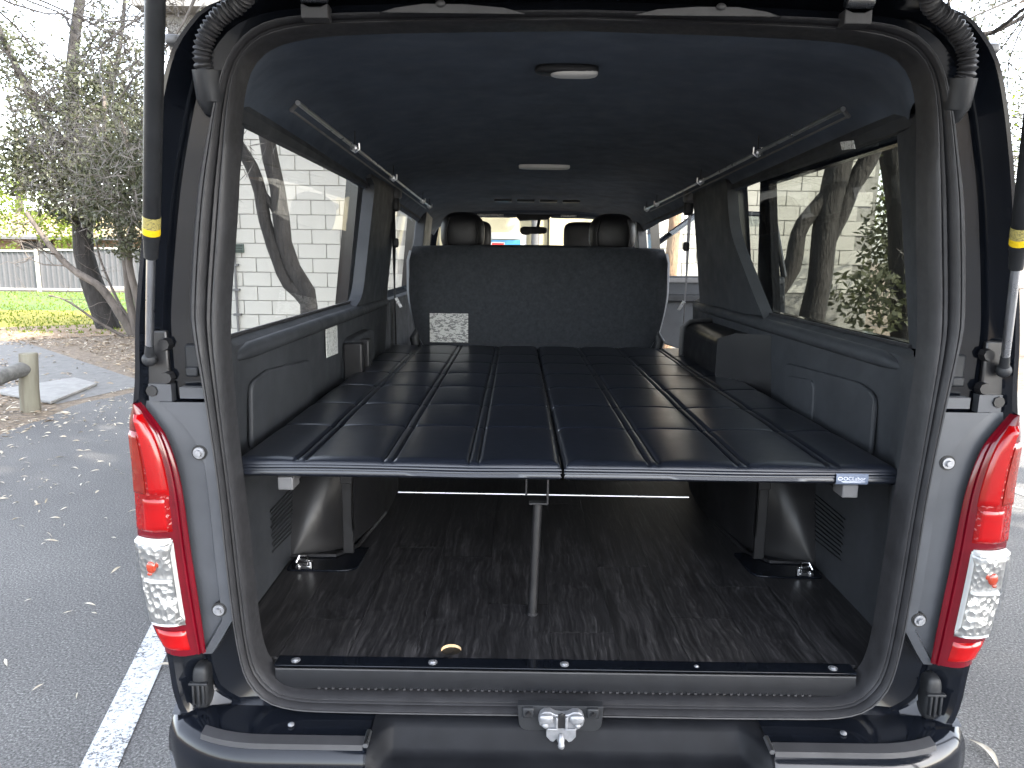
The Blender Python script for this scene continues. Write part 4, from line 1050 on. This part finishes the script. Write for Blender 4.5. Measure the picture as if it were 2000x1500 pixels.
tree("split_tree", "heavy dark tree splitting into limbs seen through the tinted right window", (2.62, 5.5, 0),
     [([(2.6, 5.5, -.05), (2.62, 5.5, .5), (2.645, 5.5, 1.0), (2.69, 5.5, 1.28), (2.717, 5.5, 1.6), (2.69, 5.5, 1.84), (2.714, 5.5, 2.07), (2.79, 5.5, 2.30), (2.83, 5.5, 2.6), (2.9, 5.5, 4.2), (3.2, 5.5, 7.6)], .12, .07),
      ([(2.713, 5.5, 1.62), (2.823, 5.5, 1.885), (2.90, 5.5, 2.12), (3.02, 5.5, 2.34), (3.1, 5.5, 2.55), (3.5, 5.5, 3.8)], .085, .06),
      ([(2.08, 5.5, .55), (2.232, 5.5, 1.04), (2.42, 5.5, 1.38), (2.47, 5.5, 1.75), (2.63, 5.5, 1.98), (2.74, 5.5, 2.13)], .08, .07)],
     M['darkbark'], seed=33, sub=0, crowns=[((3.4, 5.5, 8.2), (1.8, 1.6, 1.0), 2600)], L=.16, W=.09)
tree("corner_tree", "leafy dark tree at the corner of the block wall", (4.15, 6.5, 0),
     [([(4.15, 6.5, -.05), (4.06, 6.5, .95), (3.88, 6.5, 2.05), (3.74, 6.5, 2.7), (3.8, 6.5, 4.4)], .17, .12)], M['darkbark'], seed=34, sub=1, leafm='leaf', L=.11, W=.05,
     crowns=[((4.35, 7.2, 1.7), (.45, .5, .9), 900), ((3.6, 6.3, 1.1), (.45, .4, .35), 350), ((4.9, 8.2, 1.6), (.7, .5, 1.1), 900)])
tree("slim_trunk_tree", "slim brown trunk in front of the sunny wall beside the open front door", (1.6, 7.0, 0),
     [([(1.6, 7, -.05), (1.61, 7, 1.1), (1.63, 7, 1.7), (1.65, 7, 2.1), (1.75, 7, 3.8), (2.1, 7, 7.6)], .075, .05)], M['brownbark'], seed=35, sub=0, crowns=[((2.2, 7, 8.0), (.9, .8, .6), 700)], L=.15, W=.08)
tree("background_tree", "sunlit tree in the open beyond the end of the block wall", (8.6, 15, 0), [([(8.6, 15, -.1), (8.6, 15, 2), (8.8, 15, 5)], .18, .08)], M['bark'], seed=36, sub=2, blen=1.6, leafm='lime', L=.14, W=.07, tipn=24, tipr=.6, crowns=[((8.4, 15, 3.2), (1.7, 1.2, 1.5), 900)])
tree("background_tree", "brown thicket tree past the right rear corner of the van", (8.3, 10, 0), [([(8.3, 10, -.1), (8.2, 10, 1.5), (7.6, 10, 3.2), (7.2, 10, 5.4)], .14, .05), ([(8.2, 10, 1.6), (8.5, 10, 3), (8.2, 10, 5.0)], .1, .04)], M['bark'], seed=41, sub=3, blen=1.4, leafm='leaf', L=.08, W=.03, tipn=9, tipr=.3, crowns=[((6.9, 10, 4.3), (.8, .6, 1.1), 1100), ((6.3, 10, 5.0), (.5, .5, .5), 300), ((7.4, 10, 3.2), (.4, .4, .5), 250)])
tree("background_tree", "brown twiggy tree beyond the left roof corner of the van", (-5.2, 10.4, 0), [([(-5.2, 10.4, -.1), (-4.9, 10.4, 2.2), (-4.5, 10.4, 3.6), (-4.2, 10.4, 5.0)], .10, .04)], M['brownbark'], seed=43, sub=3, blen=1.1, leafm='leaf', L=.07, W=.025, tipn=8, tipr=.25)
# wispy overhanging branches at the top of the picture
def wispy(name, label, root, dirs, seed, leafm='twig', m='twig', n=5):
    rg = random.Random(seed); t = empty(name, root, label, "branch")
    mb = MB(); tips = []
    for d, L in dirs:
        twigs(mb, rg, root, d, L, .015, 4, .55, .05, tips)
    mb.build("twigs", M[m], t, angle=60, kind='stuff')
    lm = MB()
    for p in tips: leaves(lm, rg, p, (.17,) * 3, n, .15, .010, .5)
    lm.build("needles", M[leafm], t, angle=0, kind='stuff')
wispy("overhanging_branch", "wispy grey branches hanging over the far left of the car park", (-5.6, 6.0, 4.1), [((.5, -.1, -.2), 1.6), ((.2, .3, -.3), 1.3), ((-.5, .2, -.12), 1.5), ((.9, .3, -.05), 1.6), ((-.2, -.1, -.4), 1.0), ((.8, .1, -.3), 1.3), ((.1, .5, -.2), 1.4), ((-.8, .2, -.2), 1.3), ((.5, .4, -.15), 1.6)], 51, n=12)
wispy("overhanging_branch", "bare twiggy branch above the right rear corner of the van", (4.6, 4.2, 3.9), [((-.6, .1, -.25), 1.5), ((-.2, .3, -.4), 1.4), ((.4, .1, -.5), 1.3), ((-.9, -.1, .0), 1.4)], 52)
wispy("overhanging_branch", "dense bare twigs in the upper right corner behind the gas strut", (6.9, 9.2, 5.4), [((-.2, 0, -.5), 1.6), ((.2, 0, -.6), 1.7), ((-.5, 0, -.3), 1.4), ((.1, .2, -.7), 1.6), ((-.1, -.2, -.8), 1.5), ((-.3, .1, -.9), 1.8), ((.3, 0, -.9), 1.6)], 54, leafm='twig', m='darkbark', n=9)
wispy("overhanging_branch", "thin brown twigs behind the left roof corner", (-2.6, 5.0, 3.7), [((-.3, .1, -.35), 1.1), ((.2, .1, -.3), 1.0), ((-.7, 0, -.1), 1.1)], 53)
# shade trees unseen behind the photographer and to the right, placed to shade the van
for i, (c, r, n, lab) in enumerate([((6.4, -4.7, 7.5), (4.3, 4.3, 3.2), 9000, "broad shade tree standing behind the right of the van"),
                               ((1.9, 1.4, 8.4), (3.6, 3.4, 1.8), 6000, "high spreading shade crown above the car park")]):
    rg = random.Random(70 + i)
    bx, by = (7.2, -5.4) if i == 0 else (6.6, 1.6)
    t = empty("shade_tree", (bx, by, 0), lab, "tree")
    MB().tube(catmull([(bx, by, -.1), (bx - .1, by, 2.5), (bx + (c[0] - bx) * .4, by + (c[1] - by) * .3, 5), (c[0], c[1], c[2])], 14), [.3 - .016 * k for k in range(14)], 12).build("trunk", M['bark'], t)
    leaves(MB(), rg, c, r, n, .42, .22).build("crown", M['leaf'], t, angle=0)

# ------------------------------------------------------------------ fence, house, bollard rail
M['fencegrey'] = mat("fence_sheet", (.055, .055, .060), .55, var=.06, vs=1.2)
M['fencepost'] = mat("fence_post", (.30, .29, .26), .5, var=.06)
fence = empty("metal_fence", (-16, 24.5, 0), "grey ribbed metal fence with cream posts across the lawn", "fence")
posts = [(-20.9, .0, 1.40), (-18.75, .0, 1.40), (-16.84, .0, 1.40), (-14.93, .10, 1.47), (-12.9, .16, 1.52), (-10.8, .2, 1.55), (-8.7, .2, 1.55), (-6.6, .2, 1.55)]
pnl = None
for i, (a, b) in enumerate(zip(posts, posts[1:])):
    w = b[0] - a[0]; P = []
    for k in range(int(w / .19) + 1):
        x = a[0] + k * .19
        for dx, dy in ((0, 0), (.06, 0), (.075, -.035), (.115, -.035), (.13, 0)):
            if x + dx < b[0]: P.append((x + dx, 24.52 + dy))
    z0, z1 = a[1] + .08, a[2] + (.05 if i > 1 else 0)
    MB().grid([[(x, y, z) for x, y in P] for z in (z0, z1)]).build("fence_panel", M['fencegrey'], fence, angle=0)
    MB().box(((a[0] + b[0]) / 2, 24.47, z1), (w, .06, .06)).build("top_rail", M['fencepost'], fence, angle=0)
    MB().box(((a[0] + b[0]) / 2, 24.47, z0), (w, .06, .06)).build("bottom_rail", M['fencepost'], fence, angle=0)
for x, z0, z1 in posts: MB().box((x, 24.45, (z1 + z0) / 2), (.09, .09, z1 - z0 + .14)).build("fence_post", M['fencepost'], fence, angle=0)
house = empty("far_house", (-21, 33, 0), "low brick house with a tan tiled roof behind the fence", "house")
MB().box((-21.5, 34, 1.0), (7, 5, 2.0)).build("wall", mat("tan_brick", (.13, .085, .055), .9, var=.2, vs=20), house, angle=0)
MB().prism([(-25.6, 30.9, 1.95), (-25.6, 37.1, 1.95), (-25.6, 34, 3.1)], (8.6, 0, 0)).build("roof", mat("tan_tile", (.25, .19, .11), .85, var=.2, vs=9, bump=.6, bs=14, bdist=.03), house, angle=0)
MB().box((-21.4, 30.86, 1.93), (8.6, .08, .12)).build("gutter", M['grey'], house, angle=0)
MB().box((-21.3, 31.46, 1.5), (1.4, .06, .6)).build("window", M['black'], house, angle=0)
M['timber'] = mat("weathered_timber", (.065, .05, .032), .9, vs=10, col2=(.16, .155, .12), bump=1, bs=40, bdist=.006, stretch=(1, 1, .12))
M['grtimber'] = mat("grey_timber", (.04, .04, .038), .9, vs=10, col2=(.12, .118, .11), bump=1, bs=40, bdist=.006)
br = empty("bollard_rail", (-4.66, 5.34, 0), "weathered round timber bollard holding a low log rail", "bollard")
mb = MB(); mb.tube([(-4.672, 5.34, -.05), (-4.668, 5.34, .2), (-4.650, 5.34, .4), (-4.640, 5.34, .532), (-4.640, 5.34, .540)], [.085, .083, .079, .078, .070], 22); mb.build("post", M['timber'], br, angle=50)
MB().tube(catmull([(-4.66, 5.30, .40), (-4.70, 5.05, .37), (-4.72, 4.5, .30), (-4.74, 3.6, .27), (-4.76, 2.2, .25)], 16), .068, 14).build("log_rail", M['grtimber'], br, angle=60)
MB().tube([(-4.76, 2.15, -.05), (-4.75, 2.15, .53)], .08, 18).build("post", M['timber'], br, angle=50)

# ------------------------------------------------------------------ litter and grass
def flat_leaves(name, n, region, m, L, W, seed, z0=0., lift=.006):
    rg = random.Random(seed); mb = MB()
    for _ in range(n):
        x, y = region(rg)
        a = rg.uniform(0, 2 * PI); l = L * rg.uniform(.5, 1.4); w = W * rg.uniform(.6, 1.3)
        d = Vector((math.cos(a), math.sin(a), rg.gauss(0, .16))); q = Vector((-math.sin(a), math.cos(a), rg.gauss(0, .3)))
        p = Vector((x, y, z0 + lift + rg.uniform(0, lift)))
        o = len(mb.v); b = d * l * .5; k = q * w * .5; up = Vector((0, 0, l * .10))
        mb.v += [p - b, p - b * .2 + k + up, p + b * .35 + k * .8 + up, p + b + q * w * .2, p + b * .35 - k * .8 + up * .6, p - b * .2 - k + up * .6]
        mb.f += [(o, o + 1, o + 2, o + 3, o + 4, o + 5)]
    ob = mb.build(name, M[m], None, angle=0); tag(ob, kind='stuff'); return ob
def in_litter(rg):
    while True:
        x = rg.uniform(-11, -4.15); y = rg.uniform(1.5, 12.3)
        # keep the path and slab mostly clear
        on_path = -1.15 * (x + 4.45) + 5.0 < y - .45 < -1.15 * (x + 4.45) + 6.6 and y < 10 and x > -8.6
        if on_path and rg.random() < .93: continue
        if x > -4.6 and rg.random() < .4: continue
        return x, y
flat_leaves("leaf_litter", 11000, in_litter, 'dryleaf', .075, .022, 61, -.012)
flat_leaves("leaf_litter", 2500, in_litter, 'paleleaf', .07, .018, 62, -.010)
def on_tar(rg):
    while True:
        x = -4.4 + abs(rg.gauss(0, 1.0)); y = rg.uniform(.8, 6.9)
        if x < -.95: return x, y
flat_leaves("fallen_leaves", 650, on_tar, 'paleleaf', .055, .011, 63, 0, .003)
flat_leaves("fallen_leaves", 70, lambda rg: (rg.uniform(-4, -1.0), rg.uniform(.2, 3.5)), 'paleleaf', .05, .008, 64, 0, .003)
flat_leaves("fallen_leaves", 60, lambda rg: (rg.uniform(1.1, 4), rg.uniform(.2, 4.5)), 'paleleaf', .05, .008, 65, 0, .003)
lf = flat_leaves("dry_gum_leaf", 1, lambda rg: (1.34, .635), 'paleleaf', .01, .01, 66)
bpy.data.objects.remove(lf)
def gum_leaf(x, y, a, l, w, label):
    d = Vector((math.cos(a), math.sin(a), 0)); q = Vector((-d.y, d.x, 0)); mb = MB()
    rows = []
    for i in range(9):
        t = i / 8; ww = w * math.sin(PI * min(1, t * .92 + .04)) * .5; c = Vector((x, y, .006 + .012 * math.sin(PI * t))) + d * l * (t - .5) + q * .10 * l * math.sin(PI * t)
        rows.append([c - q * ww, c + Vector((0, 0, -.002)), c + q * ww])
    o = mb.grid(rows).build("gum_leaf", M['paleleaf'], None, angle=60, origin=(x, y, .006)); tag(o, label, "leaf", "large dry leaves on the asphalt")
gum_leaf(1.34, .64, -1.5, .13, .022, "long pale dry leaf on the asphalt right of the bumper")
gum_leaf(-1.38, 1.04, .15, .085, .016, "dry curled leaf lying across the white line beside the lamp")
gum_leaf(-2.05, .62, .05, .075, .014, "single pale leaf on bare asphalt at the lower left")
rg = random.Random(8); mb = MB()
for _ in range(9000):
    x = rg.uniform(-22, -6); y = 11.7 + 12.5 * rg.random() ** 1.5
    if y < 12.4 + .25 * mnoise.noise(Vector((x, 0, 0))) * 3: 
        if rg.random() < .5: continue
    p = Vector((x, y, -.01)); a = rg.uniform(0, PI); h = rg.uniform(.03, .075); w = Vector((math.cos(a), math.sin(a), 0)) * rg.uniform(.012, .03)
    l = Vector((rg.gauss(0, .02), rg.gauss(0, .02), h)); o = len(mb.v)
    mb.v += [p - w, p + w, p + l]; mb.f += [(o, o + 1, o + 2)]
g = mb.build("grass", M['lime'], None, angle=0); tag(g, kind='stuff')
